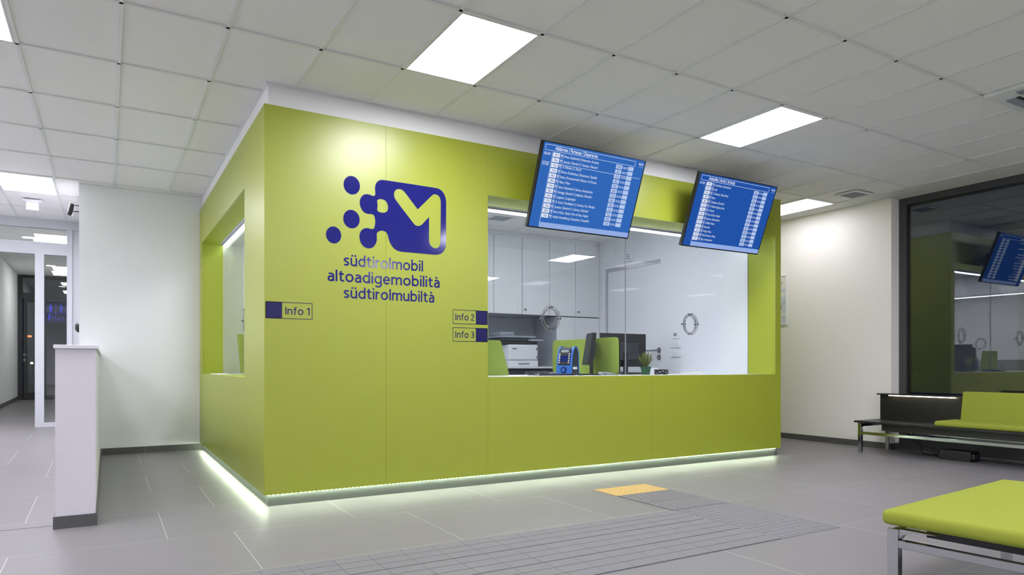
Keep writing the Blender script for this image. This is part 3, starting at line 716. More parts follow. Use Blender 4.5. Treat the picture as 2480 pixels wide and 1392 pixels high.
# logo and lettering on the front -----------------------------------------------------------
def P2(pts, ox=780.0, oy=410.0, k=4.094):
    out = []
    for p in pts:
        w = atY(ox+p[0]/k, oy+p[1]/k, KY0); out.append((w[0], w[2])+tuple(p[2:]))
    return out
blob = [(575,107),(600,105),(640,110),(760,128),(900,149),(1040,171),(1120,184),(1165,197),(1200,230),(1222,275),(1229,325),(1229,420),(1229,560),(1229,700),(1226,765),(1208,808),(1176,836),(1130,846),(1060,841),(960,832),(850,822),(780,815),(735,800),(697,765),(671,720),(658,680),(650,650),(633,622),(597,608),(560,616),(543,636),(542,665),(542,705),(527,745),(500,774),(463,783),(418,768),(385,730),(371,680),(375,632),(398,597),(430,583),(460,584),(487,591),(508,589),(521,567),(527,520),(523,478),(510,452),(487,443),(460,442),(420,428),(388,388),(373,335),(382,285),(410,254),(447,246),(478,254),(507,264),(524,255),(528,235),(525,200),(528,160),(545,125)]
hole = [(546,312),(556,299),(580,294),(612,302),(638,322),(652,356),(654,385),(646,412),(628,426),(600,430),(570,424),(550,410),(547,388),(550,366),(549,340)]
mm = [(713,245),(722,214),(742,199),(768,195),(796,205),(822,230),(850,266),(905,340),(948,397,1),(1000,346),(1050,297),(1088,260),(1103,250),(1118,247),(1146,256),(1167,280),(1176,315),(1177,370),(1175,560),(1173,700),(1169,745),(1150,775),(1120,782),(1090,768),(1066,735),(1060,690),(1060,560),(1060,473,1),(1030,504),(990,546),(970,558),(948,561),(925,554),(904,532),(850,461),(780,370),(733,306),(718,278)]
curve_shape('logo', [catmull(P2(blob)), catmull(P2(hole)), catmull(P2(mm))], M['navy'], K, KY0-0.0005)
fl = Flat((0, KY0, 0), lift=0.0015)
for (cx_, cy_, w_, h_) in ((294, 157.5, 162, 184), (291, 493, 163, 184), (114, 650, 151, 169)):
    a = P2([(cx_-w_/2, cy_)])[0]; b_ = P2([(cx_+w_/2, cy_)])[0]; t_ = P2([(cx_, cy_-h_/2)])[0]; u_ = P2([(cx_, cy_+h_/2)])[0]
    fl = Flat((0, KY0, 0), lift=0.0015)
    fl.disc((a[0]+b_[0])/2, (t_[1]+u_[1])/2, (b_[0]-a[0])/2, (t_[1]-u_[1])/2*.995, 48)
    fl.build('logo_dot', M['navy'], K)
asc = 0.097
for s_, u0, u1, v in (('südtirolmobil', 1.707, 2.421, 1.956), ('altoadigemobilità', 1.571, 2.583, 1.821), ('südtirolmubiltà', 1.707, 2.53, 1.685)):
    fl = Flat((0, KY0, 0), lift=0.0015); stroke_text(fl, s_, u0, v, asc, width=u1-u0, w=.14); fl.build('lettering', M['navy'], K)
def info(u0, u1, v0, v1, box_left, txt, tu0, tu1):
    f = Flat((0, KY0, 0), lift=0.0015); f.frame(u0, v0, u1, v1, 0.0045)
    wbox = (u1-u0)*.345
    if box_left: f.rect(u0, v0, u0+wbox, v1)
    else: f.rect(u1-wbox, v0, u1, v1)
    stroke_text(f, txt, tu0, v0+0.034, 0.064, width=tu1-tu0, w=.125, gap=.12)
    f.build('info_sign', M['navy_dark'], K, label='navy outlined sign reading '+txt)
info(1.080, 1.447, 1.495, 1.628, True, 'Info 1', 1.232, 1.424)
info(2.714, 3.075, 1.501, 1.631, False, 'Info 2', 2.740, 2.933)
info(2.714, 3.075, 1.340, 1.469, False, 'Info 3', 2.740, 2.933)

# ------------------------------------------------------------------ office shell behind the counter
OC = 3.19; CY = 9.157; OY = 9.85
b = MB(); b.box(KX0+T, WX0-0.02, KY0+T+0.002, KY0+0.16, 0.13, OC); b.box(WX1+0.02, KX1-T, KY0+T+0.002, GY, 0.13, OC)
b.box(WX0-0.02, WX1+0.02, KY0+T+0.002, GY-0.05, WZ1+0.022, OC); b.box(WX0-0.02, WX1+0.02, KY0+T+0.002, KY0+0.1, 0.13, WZ0-0.03)
b.box(WX0-0.02, WX1+0.02, GY-0.05, GY+0.04, 2.717, OC)
struct(b.build('wall_office_front', M['office_wall']), 'white inner face of the booth front', 'wall')
b = MB(); b.box(KX0+T+0.002, KX0+0.16, KY0+0.16, SY0-0.02, 0.13, OC); b.box(KX0+T+0.002, GX-0.05, SY0-0.02, SY1+0.02, WZ1+0.022, OC); b.box(KX0+T+0.002, KX0+0.1, SY0-0.02, SY1+0.02, 0.13, WZ0-0.03)
b.box(GX-0.05, GX+0.04, SY0-0.02, SY1+0.02, 2.717, OC); b.box(KX0+T+0.002, GX+0.11, SY1+0.022, YB, 0.13, OC)
struct(b.build('wall_office_left', M['office_wall']), 'white inner face of the booth side', 'wall')
struct(MB().box(KX0+0.1, KX1-T, OY, YB+0.1, 0, OC).build('wall_office_back', M['office_wall']), 'white rear wall of the office inside the booth', 'wall')
dy0, dy1, dz = 7.681, 9.00, 2.715
b = MB(); xw = WX1; b.box(xw, xw+0.06, GY+0.002, dy0, 0, OC); b.box(xw, xw+0.06, dy1, OY, 0, OC); b.box(xw, xw+0.06, dy0, dy1, dz, OC)
struct(b.build('wall_office_right', M['office_wall']), 'white right-hand office wall with the door', 'wall')
oc = MB().box(KX0+0.1, KX1-T, KY0+0.1, YB, OC, OC+0.06).build('ceiling_office', M['ceiling']); struct(oc, 'tiled ceiling of the office inside the booth', 'ceiling')
t = MB()
for x in (1.8, 3.0, 4.2, 5.4, 6.6): t.box(x-.008, x+.008, 5.8, 9.15, OC-0.004, OC)
for y in (6.9, 7.9, 8.86): t.box(1.4, 7.14, y-.008, y+.008, OC-0.004, OC)
t.build('ceiling_grid', M['tee'], oc)
X, Y = 4.74, 8.33
o = thing('ceiling_vent', (X, Y, OC), 'grey slatted air vent in the office ceiling above the cupboards', 'vent')
f = MB()
for a in ((X-.17, X+.17, Y-.17, Y-.14), (X-.17, X+.17, Y+.14, Y+.17), (X-.17, X-.14, Y-.14, Y+.14), (X+.14, X+.17, Y-.14, Y+.14)): f.box(*a, OC-0.012, OC-0.001)
f.build('frame', M['tee'], o)
MB().box(X-.14, X+.14, Y-.14, Y+.14, OC-0.006, OC-0.001).build('slats', M['grey_plastic'], o)
for i, (x, y) in enumerate(((2.1, 7.2), (4.2, 7.0), (5.5, 6.9), (2.2, 8.6))):
    ceiling_light(0, 0, 'glowing panel in the office ceiling inside the booth, %s' % ('over the side desk', 'left of the front desk', 'right of the front desk', 'added unseen near the rear wall for more light')[i], 'office ceiling panels', 'office_light', (x-.3, x+.3, y-.3, y+.5), OC-0.01)  # last panel is added out of view to brighten the side window end
struct(MB().box(KX0+0.1, KX1-T, KY0+0.1, YB, 0.0, 0.012).build('floor_office', M['floor']), 'grey floor inside the booth', 'floor')

# office door
D = bpy.data.objects.new('door_3', None); COL.objects.link(D); D.location = (xw, (dy0+dy1)/2, 0); struct(D, 'white flush door in the right-hand office wall', 'door')
b = MB(); b.box(xw+0.02, xw+0.03, dy0, dy1, dz-0.055, dz-0.001); b.box(xw+0.005, xw+0.05, dy1-0.05, dy1-0.001, 0, dz-0.055); b.build('frame', M['door_frame'], D)
lf = MB().box(xw+0.012, xw+0.05, dy0+0.004, dy1-0.055, 0.01, dz-0.058).build('door_leaf', M['office_wall'], D)
q1 = atX(1596, 848, xw); h = MB()
h.cyl((xw+0.012, q1[1], q1[2]), (xw-0.006, q1[1], q1[2]), 0.042, n=24); h.cyl((xw, q1[1], q1[2]), (xw-0.05, q1[1], q1[2]), 0.012); h.cyl((xw-0.045, q1[1]-0.01, q1[2]), (xw-0.045, q1[1]+0.26, q1[2]-0.004), 0.011)
h.build('handle', M['steel'], lf)
q1 = atX(1596, 865, xw); MB().cyl((xw+0.012, q1[1], q1[2]), (xw-0.006, q1[1], q1[2]), 0.042, n=24).build('keyhole_plate', M['steel'], lf)

# small wall devices
def wallbox(name, a, b_, lab, cat, inner=None, grp=None, dep=0.02):
    p, q = atX(*a, xw), atX(*b_, xw); o = thing(name, (xw, (p[1]+q[1])/2, (p[2]+q[2])/2), lab, cat, grp)
    y0_, y1_ = sorted((p[1], q[1])); z0_, z1_ = sorted((p[2], q[2]))
    MB().box(xw-dep, xw-0.0005, y0_, y1_, z0_, z1_, 0.004).build('plate', M['white_plastic'], o)
    return o, y0_, y1_, z0_, z1_
o, a0, a1, z0_, z1_ = wallbox('thermostat', (1630, 804), (1645, 819), 'small white thermostat with grey display, topmost on wall beside office door', 'thermostat')
MB().box(xw-0.023, xw-0.019, a0+.03, a1-.03, z0_+.03, z1_-.015).build('display', M['grey_plastic'], o)
for i, (ya, yb_) in enumerate(((826, 841), (849, 864))):
    o, a0, a1, z0_, z1_ = wallbox('light_switch', (1625, ya), (1649, yb_), 'wide white switch plate on office wall, %s' % ('just under the thermostat' if i == 0 else 'lowest of the wall plates'), 'switch', grp='switch plates')
    for k in range(3):
        w_ = (a1-a0-.04)/3; MB().box(xw-0.025, xw-0.019, a0+.02+k*w_+.002, a0+.02+(k+1)*w_-.002, z0_+.02, z1_-.015).build('rocker', M['white_lam'], o)
o, a0, a1, z0_, z1_ = wallbox('wall_chime', (1519, 612), (1534, 632), 'white box with louvres on the wall above the office door', 'wall box', dep=0.05)
b = MB()
for k in range(3): b.box(xw-0.054, xw-0.049, a0+.03, a1-.03, z0_+.04+k*.03, z0_+.052+k*.03)
b.build('louvre', M['grey_plastic'], o)

# cupboards ------------------------------------------------------------------------------------
def cupboard(x0, x1, z0, z1, splits, label, handles=(), y0=CY, y1=OY-0.003):
    o = thing('cupboard', ((x0+x1)/2, (y0+y1)/2, z0), label, 'cupboard', 'white office cupboards')
    MB().box(x0+0.002, x1-0.002, y0+0.02, y1, z0, z1).build('body', M['niche'], o)
    xs = [x0]+list(splits)+[x1]
    for a, b_ in zip(xs, xs[1:]):
        d = MB().box(a+0.004, b_-0.004, y0, y0+0.019, z0+0.002, z1-0.002, 0.0015, seg=1).build('door', M['white_lam'], o)
        for hx, hz in handles:
            if a < hx < b_:
                h = MB(); h.cyl((hx, y0, hz), (hx, y0-0.02, hz), 0.010, n=14); h.box(hx-0.012, hx+0.012, y0-0.045, y0-0.02, hz-0.018, hz+0.012, 0.004)
                h.build('key_handle', M['steel'], d)
    return o
UZ0, UZ1 = 1.925, 3.135
hz = atY(1271, 749, CY)
cupboard(4.08, 5.105, UZ0, UZ1, (4.59,), 'white wall cupboard over the niche, leftmost behind the counter glass')
cupboard(5.105, 6.131, UZ0, UZ1, (5.617,), 'white wall cupboard with key handle, middle one over the printer', ((5.66, hz[2]),))
cupboard(6.131, WX1-0.002, UZ0, UZ1, (6.646,), 'white wall cupboard with key handle, in the right corner', ((6.69, hz[2]),))
cupboard(6.27, WX1-0.002, 0.012, UZ0-0.012, (6.63,), 'white tall base cupboard filling the corner below the wall cupboards')
MB_f = MB().box(4.08, WX1-0.002, CY+0.02, OY-0.003, UZ1+0.001, OC-0.001).build('cupboard_filler', M['office_wall']); tag(MB_f, 'white filler strip between cupboards and office ceiling', 'filler strip')
# niche: back board, worktop, base
tag(MB().box(4.08, 6.265, OY-0.03, OY-0.004, 1.12, UZ0-0.003).build('niche_backboard', M['niche']), 'grey back board of the niche behind the printer', 'back board')
tag(MB().box(4.08, 6.265, CY-0.02, OY-0.031, 1.075, 1.105, 0.002).build('niche_worktop', M['white_lam']), 'white worktop under the printer in the niche', 'worktop')
o = thing('low_cabinet', (5.1, 9.4, 0.012), 'dark grey low cabinet under the niche worktop', 'cabinet')
MB().box(4.09, 6.26, CY+0.04, OY-0.04, 0.012, 1.073).build('body', M['dark'], o)
for a in (4.09, 4.81, 5.54):
    MB().box(a+.003, a+.717, CY+0.022, CY+0.039, 0.05, 1.04).build('door', M['dark'], o)

# printer with scanner on top
pz = 1.106; pL = atY(1233, 860, 9.2)[0]; pR = atY(1303, 860, 9.2)[0]; pT = atY(1268, 834, 9.2)[2]
o = thing('printer', ((pL+pR)/2, 9.4, pz), 'white multifunction printer with grey scanner lid in the cupboard niche', 'printer')
MB().box(pL, pR, 9.2, 9.68, pz+.10, pT, 0.02).build('body', M['white_plastic'], o)
d = MB().box(pL, pR, 9.2, 9.68, pz, pz+.095, 0.006).build('paper_drawer', M['white_plastic'], o)
MB().box((pL+pR)/2-.10, (pL+pR)/2+.10, 9.185, 9.2, pz+.035, pz+.055, 0.003).build('pull', M['grey_plastic'], d)
b = MB(); b.box(pL-.10, pR+.03, 9.26, 9.7, pT+.012, pT+.05, .008); b.box(pL-.12, pR-.1, 9.24, 9.7, pT+.05, pT+.10, .012)
b.build('output_tray', M['dark'], o)
b = MB(); b.box(pL-.12, pR-.02, 9.23, 9.7, pT+.105, pT+.14, .012); b.box(pL-.10, pL+.16, 9.3, 9.66, pT+.14, pT+.20, .02); b.build('scanner_lid', M['grey_plastic'], o)
b = MB(); b.box(pR-.16, pR+.08, 9.15, 9.3, pT+.055, pT+.085, .006); b.build('control_panel', M['grey_plastic'], o)
b = MB(); b.box(pR-.035, pR-.02, 9.196, 9.2, pT-.09, pT-.05); b.box(pR-.035, pR-.02, 9.196, 9.2, pz+.13, pz+.16); b.build('latch', M['dark'], o)
fl = Flat((pL+.06, 9.199, pT-.075)); fl.rect(0, 0, .06, .014); fl.build('badge', M['navy'], o)
fl = Flat((pL+.125, 9.199, pT-.075)); fl.disc(.008, .007, .009); fl.build('badge_dot', M['red'], o)

# ------------------------------------------------------------------ front desk and what stands on it
DZ = 1.006
o = thing('front_desk', (5.1, 6.5, 0.012), 'white desk running behind the front counter glass', 'desk')
MB().box(WX0-0.01, WX1-0.003, GY+0.012, 7.25, DZ-0.03, DZ, 0.002).build('desktop', M['white_lam'], o)
for x in (3.15, 5.1, 7.0): MB().box(x-.02, x+.02, 6.25, 7.15, 0.012, DZ-0.031).build('side_support', M['white_lam'], o)
o = thing('side_desk', (2.0, 8.0, 0.012), 'white desk inside the booth beside the side window', 'desk')
MB().box(GX+0.012, 2.2, 6.7, 9.6, DZ-0.03, DZ, 0.002).build('desktop', M['white_lam'], o)
for y in (6.8, 9.5): MB().box(1.45, 2.1, y-.02, y+.02, 0.012, DZ-0.031).build('side_support', M['white_lam'], o)

def felt(label, pts, n, d, grp='green felt desk screens'):
    o = thing('desk_screen', pts[0], label, 'desk screen', grp)
    b = MB(); b.prism(pts, n, d); ob = b.build('felt_panel', M['screen_fabric'], o)
    md = ob.modifiers.new('b', 'BEVEL'); md.width = 0.004; md.segments = 2
    return o
def rounded(pts, r, n=5):
    out = []; k = len(pts)
    for i in range(k):
        a, p_, c_ = Vector(pts[i-1]), Vector(pts[i]), Vector(pts[(i+1) % k])
        u = (a-p_).normalized()*r; w_ = (c_-p_).normalized()*r
        for j in range(n+1):
            t_ = j/n; out.append((p_+u)*(1-t_)**2+p_*2*t_*(1-t_)+(p_+w_)*t_**2)
    return out
# right screen, standing along the desk depth
y_n, y_f = 6.26, 7.62
xp = 5.17
zt = 1.455
pts = rounded([(xp, y_n, DZ+.001), (xp, y_f, DZ+.001), (xp, y_f, zt), (xp, y_n, zt)], 0.07)
o = felt('green felt desk screen with rounded corners standing behind ticket machine', pts, (-1, 0, 0), 0.02)
b = MB(); pts2 = [p_+Vector((0.001, 0, 0)) for p_ in pts]; b.prism(pts2, (1, 0, 0), 0.018); b.build('edge_trim', M['black'], o)
# left screen across the desk
ys = 6.75
a = atY(1172, 823, ys); b1 = atY(1213, 824, ys); b2 = atY(1234, 908, ys); 
pts = rounded([(3.3, ys, DZ+.001), (b2[0], ys, DZ+.001), (b1[0], ys, a[2]), (3.3, ys, a[2])], 0.03)
felt('green felt desk screen with slanted end at left of the front opening', pts, (0, 1, 0), 0.02)
# screen behind the side window
ys = 8.75
a = atY(574, 809, ys); c_ = atY(584, 890, ys)
pts = rounded([(a[0], ys, a[2]), (2.1, ys, a[2]), (2.1, ys, DZ+.001), (c_[0], ys, DZ+.001)], 0.02)
felt('green felt desk screen seen through the side window', pts, (0, 1, 0), 0.02)

# ticket machine (blue and black)
def ticket_machine(c, rz):
    o = thing('ticket_machine', (c[0], c[1], DZ), 'blue and black ticket terminal with two columns of white buttons on desk', 'ticket machine', None, rz)
    H = 0.34; w = 0.105
    prof = [(-.095, 0), (-.10, .10), (-.085, .20), (-.055, .29), (-.02, .335), (.03, .34), (.07, .315), (.095, .26), (.10, .1), (.10, 0)]   # (y, z)
    b = MB(); b.prism([(-w*.88, y*.94, z*.97+.002) for y, z in prof], (1, 0, 0), w*1.76); b.build('body', M['dark'], o, local=True)
    for s_ in (-1, 1):
        b = MB(); x = s_*w*.84
        outer = [(x-.012, y, z+.001) for y, z in prof]
        k = len(outer); inner = [(x-.012, y*.90, .004+z*.95) for y, z in prof]
        for i in range(k-1):
            b.prism([outer[i], outer[i+1], inner[i+1], inner[i]], (1, 0, 0), 0.024)
        b.build('side_band', M['blue_plastic'], o, local=True)
    b = MB(); b.box(-w*.78, w*.78, -.104, -.085, .004, .118, .004); b.build('front_cover', M['blue_plastic'], o, local=True)
    # leaning keypad plate
    A = Vector((0, -.0995, .125)); B = Vector((0, -.052, .305)); V = (B-A).normalized(); N = Vector((0, -V.z, V.y))
    def on(u, v, h=0.0): return A+Vector((u, 0, 0))+V*v+N*h
    L = (B-A).length
    b = MB(); b.prism([on(-w*.72, 0, .0), on(w*.72, 0, .0), on(w*.72, L, .0), on(-w*.72, L, .0)], N, .010); b.build('keypad', M['black'], o, local=True)
    b = MB(); b.prism([on(-.045, .035, .0105), on(.045, .035, .0105), on(.045, .105, .0105), on(-.045, .105, .0105)], N, .002); b.build('display', M['s_navy'], o, local=True)
    b = MB(); b.prism([on(-.05, .145, .0105), on(.05, .145, .0105), on(.05, .175, .0105), on(-.05, .175, .0105)], N, .002); b.build('slot_cover', M['grey_plastic'], o, local=True)
    for s_ in (-1, 1):
        for i in range(5):
            q = on(s_*.062, .022+i*.026, .010); b = MB(); b.cyl(q, q+N*.005, .008, n=12); b.build('button', M['white_plastic'], o, local=True)
    b = MB(); b.cyl((0, -.104, .062), (0, -.112, .062), .038, n=28); rd = b.build('reader', M['navy_dark'], o, local=True)
    b = MB(); b.cyl((0, -.112, .062), (0, -.116, .062), .020, n=24); b.build('reader_eye', M['blue_plastic'], rd, local=True)
    b = MB(); b.box(w*.925, w*.935, -.06, .05, .07, .10); b.build('label_plate', M['white_plastic'], o, local=True)
q = atY(1375, 905, 6.60); ticket_machine((q[0], q[1]), math.radians(-62))

# monitors
def monitor(name, c, rz, w, h, lift, tilt, label, body='black', deep=0.035, hump=True, grp='desk monitors', face='dark'):
    o = thing(name, (c[0], c[1], DZ), label, 'monitor', grp, rz)        # screen faces local -Y
    Mt = Matrix.Translation((0, 0, lift)) @ Matrix.Rotation(-tilt, 4, 'X')
    b = MB(); b.box(-w/2, w/2, 0, deep, 0, h, .006, mtx=Mt); b.build('housing', M[body], o, local=True)
    b = MB(); b.box(-w/2+.018, w/2-.018, -.0015, 0.002, .022, h-.018, mtx=Mt); b.build('display', M[face], o, local=True)
    if hump: b = MB(); b.box(-w*.30, w*.30, deep-.002, deep+.035, h*.2, h*.72, .012, mtx=Mt); b.build('back_cover', M['dark'], o, local=True)
    b = MB(); b.box(-.035, .035, deep+.015, deep+.05, .01, lift+h*.45, .006); b.build('stand_neck', M['black'], o, local=True)
    b = MB(); b.box(-w*.24, w*.24, -.06, deep+.13, .0005, .016, .006); b.build('stand_foot', M['black'], o, local=True)
    return o
q = atY(1416, 905, 6.62)
n_ = math.atan2(-0.91, -0.43)          # facing direction (-.91,.43): local -Y turned
ang = math.atan2(.43, -.91)+PI/2
monitor('desk_monitor', (q[0], q[1]), ang, .36, .385, .125, math.radians(9), 'black desk monitor seen edge-on beside the ticket machine', deep=.05)
yy = 7.75
q = atY(1505, 905, yy); L_ = atY(1452, 806, yy); R_ = atY(1560, 806, yy); bt = atY(1505, 888, yy)
o = monitor('desk_monitor', ((L_[0]+R_[0])/2, yy), PI, R_[0]-L_[0], L_[2]-bt[2], bt[2]-DZ, 0.0, 'large black monitor seen from behind, beside the seam of the counter glass', deep=.04)
# (its desk: a second row desk behind the front desk)
o = thing('rear_desk', (6.0, 7.9, 0.012), 'white desk behind the front desk carrying the large monitor', 'desk')
MB().box(5.25, 6.75, 7.45, 8.25, DZ-0.03, DZ-0.0005, 0.002).build('desktop', M['white_lam'], o)
for x in (5.3, 6.7): MB().box(x-.02, x+.02, 7.5, 8.2, 0.012, DZ-0.031).build('side_support', M['white_lam'], o)

# potted heather
def plant(c):
    o = thing('potted_plant', (c[0], c[1], DZ), 'small bushy green plant in a dark green pot on the counter desk', 'potted plant')
    b = MB(); b.cyl((0, 0, .001), (0, 0, .095), .045, .060, 28); b.cyl((0, 0, .082), (0, 0, .100), .063, .065, 28); smooth_angle(b.build('pot', M['pot'], o, local=True))
    MB().cyl((0, 0, .098), (0, 0, .1025), .056, n=24).build('soil', M['soil'], o, local=True)
    s1, s2, st = MB(), MB(), MB()
    for i in range(95):
        a = random.uniform(0, 2*PI); sp_ = random.uniform(.05, 1)**.6; L = random.uniform(.11, .185)*(1.05-.25*sp_)
        tip = Vector((math.cos(a)*sp_*.085, math.sin(a)*sp_*.085, .10+L)); base = Vector((math.cos(a)*sp_*.018, math.sin(a)*sp_*.018, .10))
        mid = (base+tip)/2+Vector((math.cos(a), math.sin(a), 0))*.012*sp_
        pa = [base*(1-t_)**2+mid*2*t_*(1-t_)+tip*t_**2 for t_ in [j/7 for j in range(8)]]
        st.tube(pa, .0012, 4)
        tgt = s1 if random.random() < .7 else s2
        for j in range(2, 8):
            for k in range(4):
                aa = random.uniform(0, 2*PI); p0 = pa[j]; d = Vector((math.cos(aa), math.sin(aa), random.uniform(.5, 1.2))).normalized()*random.uniform(.009, .015)
                sd = d.cross(Vector((0, 0, 1))).normalized()*.0016
                tgt.bm.faces.new([tgt.bm.verts.new(v) for v in (p0-sd, p0+d*.5-sd*1.4, p0+d, p0+d*.5+sd*1.4, p0+sd)])
    st.build('stems', M['leaf'], o, local=True); s1.build('foliage', M['leaf'], o, local=True); s2.build('young_foliage', M['leaf2'], o, local=True)
q = atY(1564, 905, 6.2); plant(q)

# cables, keyboards, phone, papers on the desks
def blobcable(name, c, R, r, turns, m, label, seed, flat=.5, grp='cables on the desk', z0=DZ):
    rnd = random.Random(seed); pts = []; n = int(26*turns)
    for i in range(n):
        a = 2*PI*turns*i/n; rr = R*(1+.18*math.sin(3.1*a/turns+seed)); pts.append((c[0]+rr*math.cos(a)*1.5, c[1]+rr*math.sin(a), z0+r+.001+.016*(1+math.sin(a*1.3+seed))*turns*.5))
    b = MB(); b.tube(pts, r, 8); o = b.build(name, m, None, smooth=True); return tag(o, label, 'cable', grp)
q = atY(1303, 905, 6.5); blobcable('coiled_cable', q, .09, .006, 2.2, M['dark'], 'dark coiled cable on desk left of ticket machine', 1)
q = atY(1328, 905, 6.85); blobcable('coiled_cable', q, .07, .005, 1.7, M['greycable'], 'grey coiled cable on desk just left of the ticket machine', 2)
q = atY(1470, 905, 6.3); blobcable('coiled_cable', q, .06, .007, 1.6, M['greycable'], 'pale grey coiled cable on desk at the foot of the right felt screen', 3)
q = atY(1400, 907, 6.2); blobcable('coiled_cable', q, .05, .004, 1.5, M['rubber'], 'thin black cable loop in front of the ticket machine', 4)
q = atY(1604, 905, 6.35); blobcable('headset_cable', q, .06, .008, 3.2, M['rubber'], 'black tangled cable bundle right of the potted plant', 5)
def keyboard(c, rz, label, w=.42, d=.14, grp='keyboards on the desks'):
    o = thing('keyboard', (c[0], c[1], DZ), label, 'keyboard', grp, rz)
    b = MB(); b.box(-w/2, w/2, -d/2, d/2, .001, .018, .005); b.build('base', M['black'], o, local=True)
    b = MB()
    for j in range(5):
        for i in range(15): b.box(-w/2+.014+i*.0265, -w/2+.036+i*.0265, -d/2+.012+j*.025, -d/2+.032+j*.025, .018, .024)
    b.build('keys', M['dark'], o, local=True)
q = atY(1350, 906, 6.33); keyboard(q, .1, 'black keyboard lying flat on desk before ticket machine')
q = atY(1538, 905, 6.75); keyboard(q, .1, 'black keyboard on desk left of the plant')
q = atX(588, 903, 1.7); keyboard((1.62, 8.3), 1.4, 'black keyboard on desk behind the side window')
blobcable('coiled_cable', (1.50, 8.55, 0), .07, .005, 1.6, M['rubber'], 'black cable loop on desk behind the side window', 6)
q = atY(1588, 905, 6.5)
tag(MB().box(q[0]-.04, q[0]+.04, 6.5, 6.6, DZ+.0005, DZ+.085, .006).build('card_box', M['white_plastic']), 'small white box on desk just right of the potted plant', 'box')
q0 = atY(1650, 905, 6.2); q1 = atY(1694, 905, 6.2)
b = MB(); b.cyl((q0[0], 6.2, DZ+.014), (q1[0], 6.2, DZ+.014), .013, n=20); b.cyl((q1[0], 6.2, DZ+.014), (q1[0]+.02, 6.2, DZ+.014), .014, n=20)
tag(smooth_angle(b.build('paper_roll', M['paper'])), 'thin white paper roll lying on desk below right speak-through ring', 'paper roll')
q = atY(1255, 907, 6.15)
tag(MB().box(q[0]-.12, q[0]+.12, 6.15, 6.38, DZ+.0005, DZ+.006).build('paper_stack', M['paper']), 'flat stack of white paper at the front edge of the desk', 'paper')
# flyers on side sill
o = tag(MB().box(KX0+.05, KX0+.2, 8.6, 9.35, WZ0+.0005, WZ0+.008, .001).build('leaflet', M['paper']), 'flat pale leaflet lying on the sill of the side window', 'leaflet')
b = MB(); b.tube([(1.70, 6.62, DZ+.006)], .004) if False else None
# monitor power cord
b = MB(); b0 = atY(1440, 865, 6.75); pts = []
for i in range(16):
    t_ = i/15; pts.append((b0[0]+.04+.30*t_, 6.72-.25*t_, DZ+.17*(1-t_)**1.7+.006+.02*math.sin(PI*t_)))
tag(MB().tube(pts, .005, 8).build('monitor_lead', M['rubber'], None, smooth=True), 'black cord hanging from the edge-on monitor to the desk', 'cord')

# ================================================================== TIMETABLE SCREENS
def board(x0, title, rows, label, hours, bg, pitch, clock='06:54', tw=None):
    Wd, Hh = 1.238, 0.795; yb_, zb_ = 5.5, 2.433; tl = math.radians(20.9)
    V = Vector((0, -math.sin(tl), math.cos(tl))); U = Vector((1, 0, 0)); N = Vector((0, -math.cos(tl), -math.sin(tl)))
    O = Vector((x0, yb_, zb_))
    o = thing('timetable_screen', O+U*Wd/2, label, 'screen', 'timetable screens')
    def q(u, v, n=0): return O+U*u+V*v+N*n
    b = MB(); b.prism([q(0, 0, -.045), q(Wd, 0, -.045), q(Wd, Hh, -.045), q(0, Hh, -.045)], N, .045)
    ob = b.build('housing', M['black'], o); md = ob.modifiers.new('b', 'BEVEL'); md.width = .004; md.segments = 2
    b = MB(); b.prism([q(.3, .15, -.09), q(.94, .15, -.09), q(.94, .65, -.09), q(.3, .65, -.09)], N, .044); b.build('back_cover', M['dark'], o)
    b = MB(); c0 = q(Wd/2, .42, -.09)
    b.cyl(c0, (c0.x, KY0-.02, c0.z), .03); b.box(c0.x-.15, c0.x+.15, KY0-.02, KY0-.001, c0.z-.08, c0.z+.08)
    b.build('wall_mount', M['dark'], o)
    b = MB(); b.prism([q(.016, .014, .0005), q(1.222, .014, .0005), q(1.222, .785, .0005), q(.016, .785, .0005)], N, .001); b.build('display', bg, o)
    def F(l): return Flat(O, U, V, N, l)
    f = F(.003); f.rect(.123, .014, 1.222, .063); f.build('status_bar', M['s_bar'], o)
    wt = F(.003); bx = F(.003); ink = F(.004)
    wt.frame(.037, .716, 1.106, .768, .003); wt.rect(.126, .768, .129, .778); wt.rect(.125, .063, .129, .706)
    wt.text(title, .145, .728, .034, width=tw or .49, bold=.012)
    stroke_text(wt, clock, 1.150, .738, .023, width=.060, w=.15)
    bx.text('15.12.2018', 1.152, .718, .008, width=.058)
    for hr, vv in hours: stroke_text(wt, hr, .032, vv, .026, width=.072, w=.12)
    if len(hours) > 1: wt.rect(.03, .613, .112, .616); wt.rect(.13, .608, 1.2, .611)
    hd = wt.build('screen_header', M['s_text'], o); bx.build('date_line', M['s_box'], hd)
    top = .706; ch = pitch*.82
    for i, (num, dest, gate, tm) in enumerate(rows):
        wt = F(.003); bx = F(.003); ink = F(.004)
        v1 = top-i*pitch; v0 = v1-ch; tb = v0+ch*.20
        wt.rect(.134, v0, .209, v1); stroke_text(ink, num, .150, tb, ch*.60, width=.044, w=.12)
        wt.frame(.217, v0+ch*.02, .250, v1-ch*.02, .0012); wt.rect(.221, v0+ch*.58, .246, v0+ch*.74); wt.rect(.221, v0+ch*.38, .240, v0+ch*.48); wt.rect(.236, v0+ch*.18, .246, v0+ch*.28)
        wt.text(dest, .261, tb, ch*.62, xs=.0232)
        bx.rect(.877, v0, .954, v1); stroke_text(ink, gate, .898, tb, ch*.58, width=.034, w=.12)
        stroke_text(wt, tm, .966, tb, ch*.55, width=.055, w=.13)
        bx.rect(1.030, v0, 1.098, v1)
        rw = wt.build('timetable_row', M['s_text'], o); bx.build('platform_box', M['s_box'], rw); ink.build('box_text', M['s_navy'], rw)
    return o
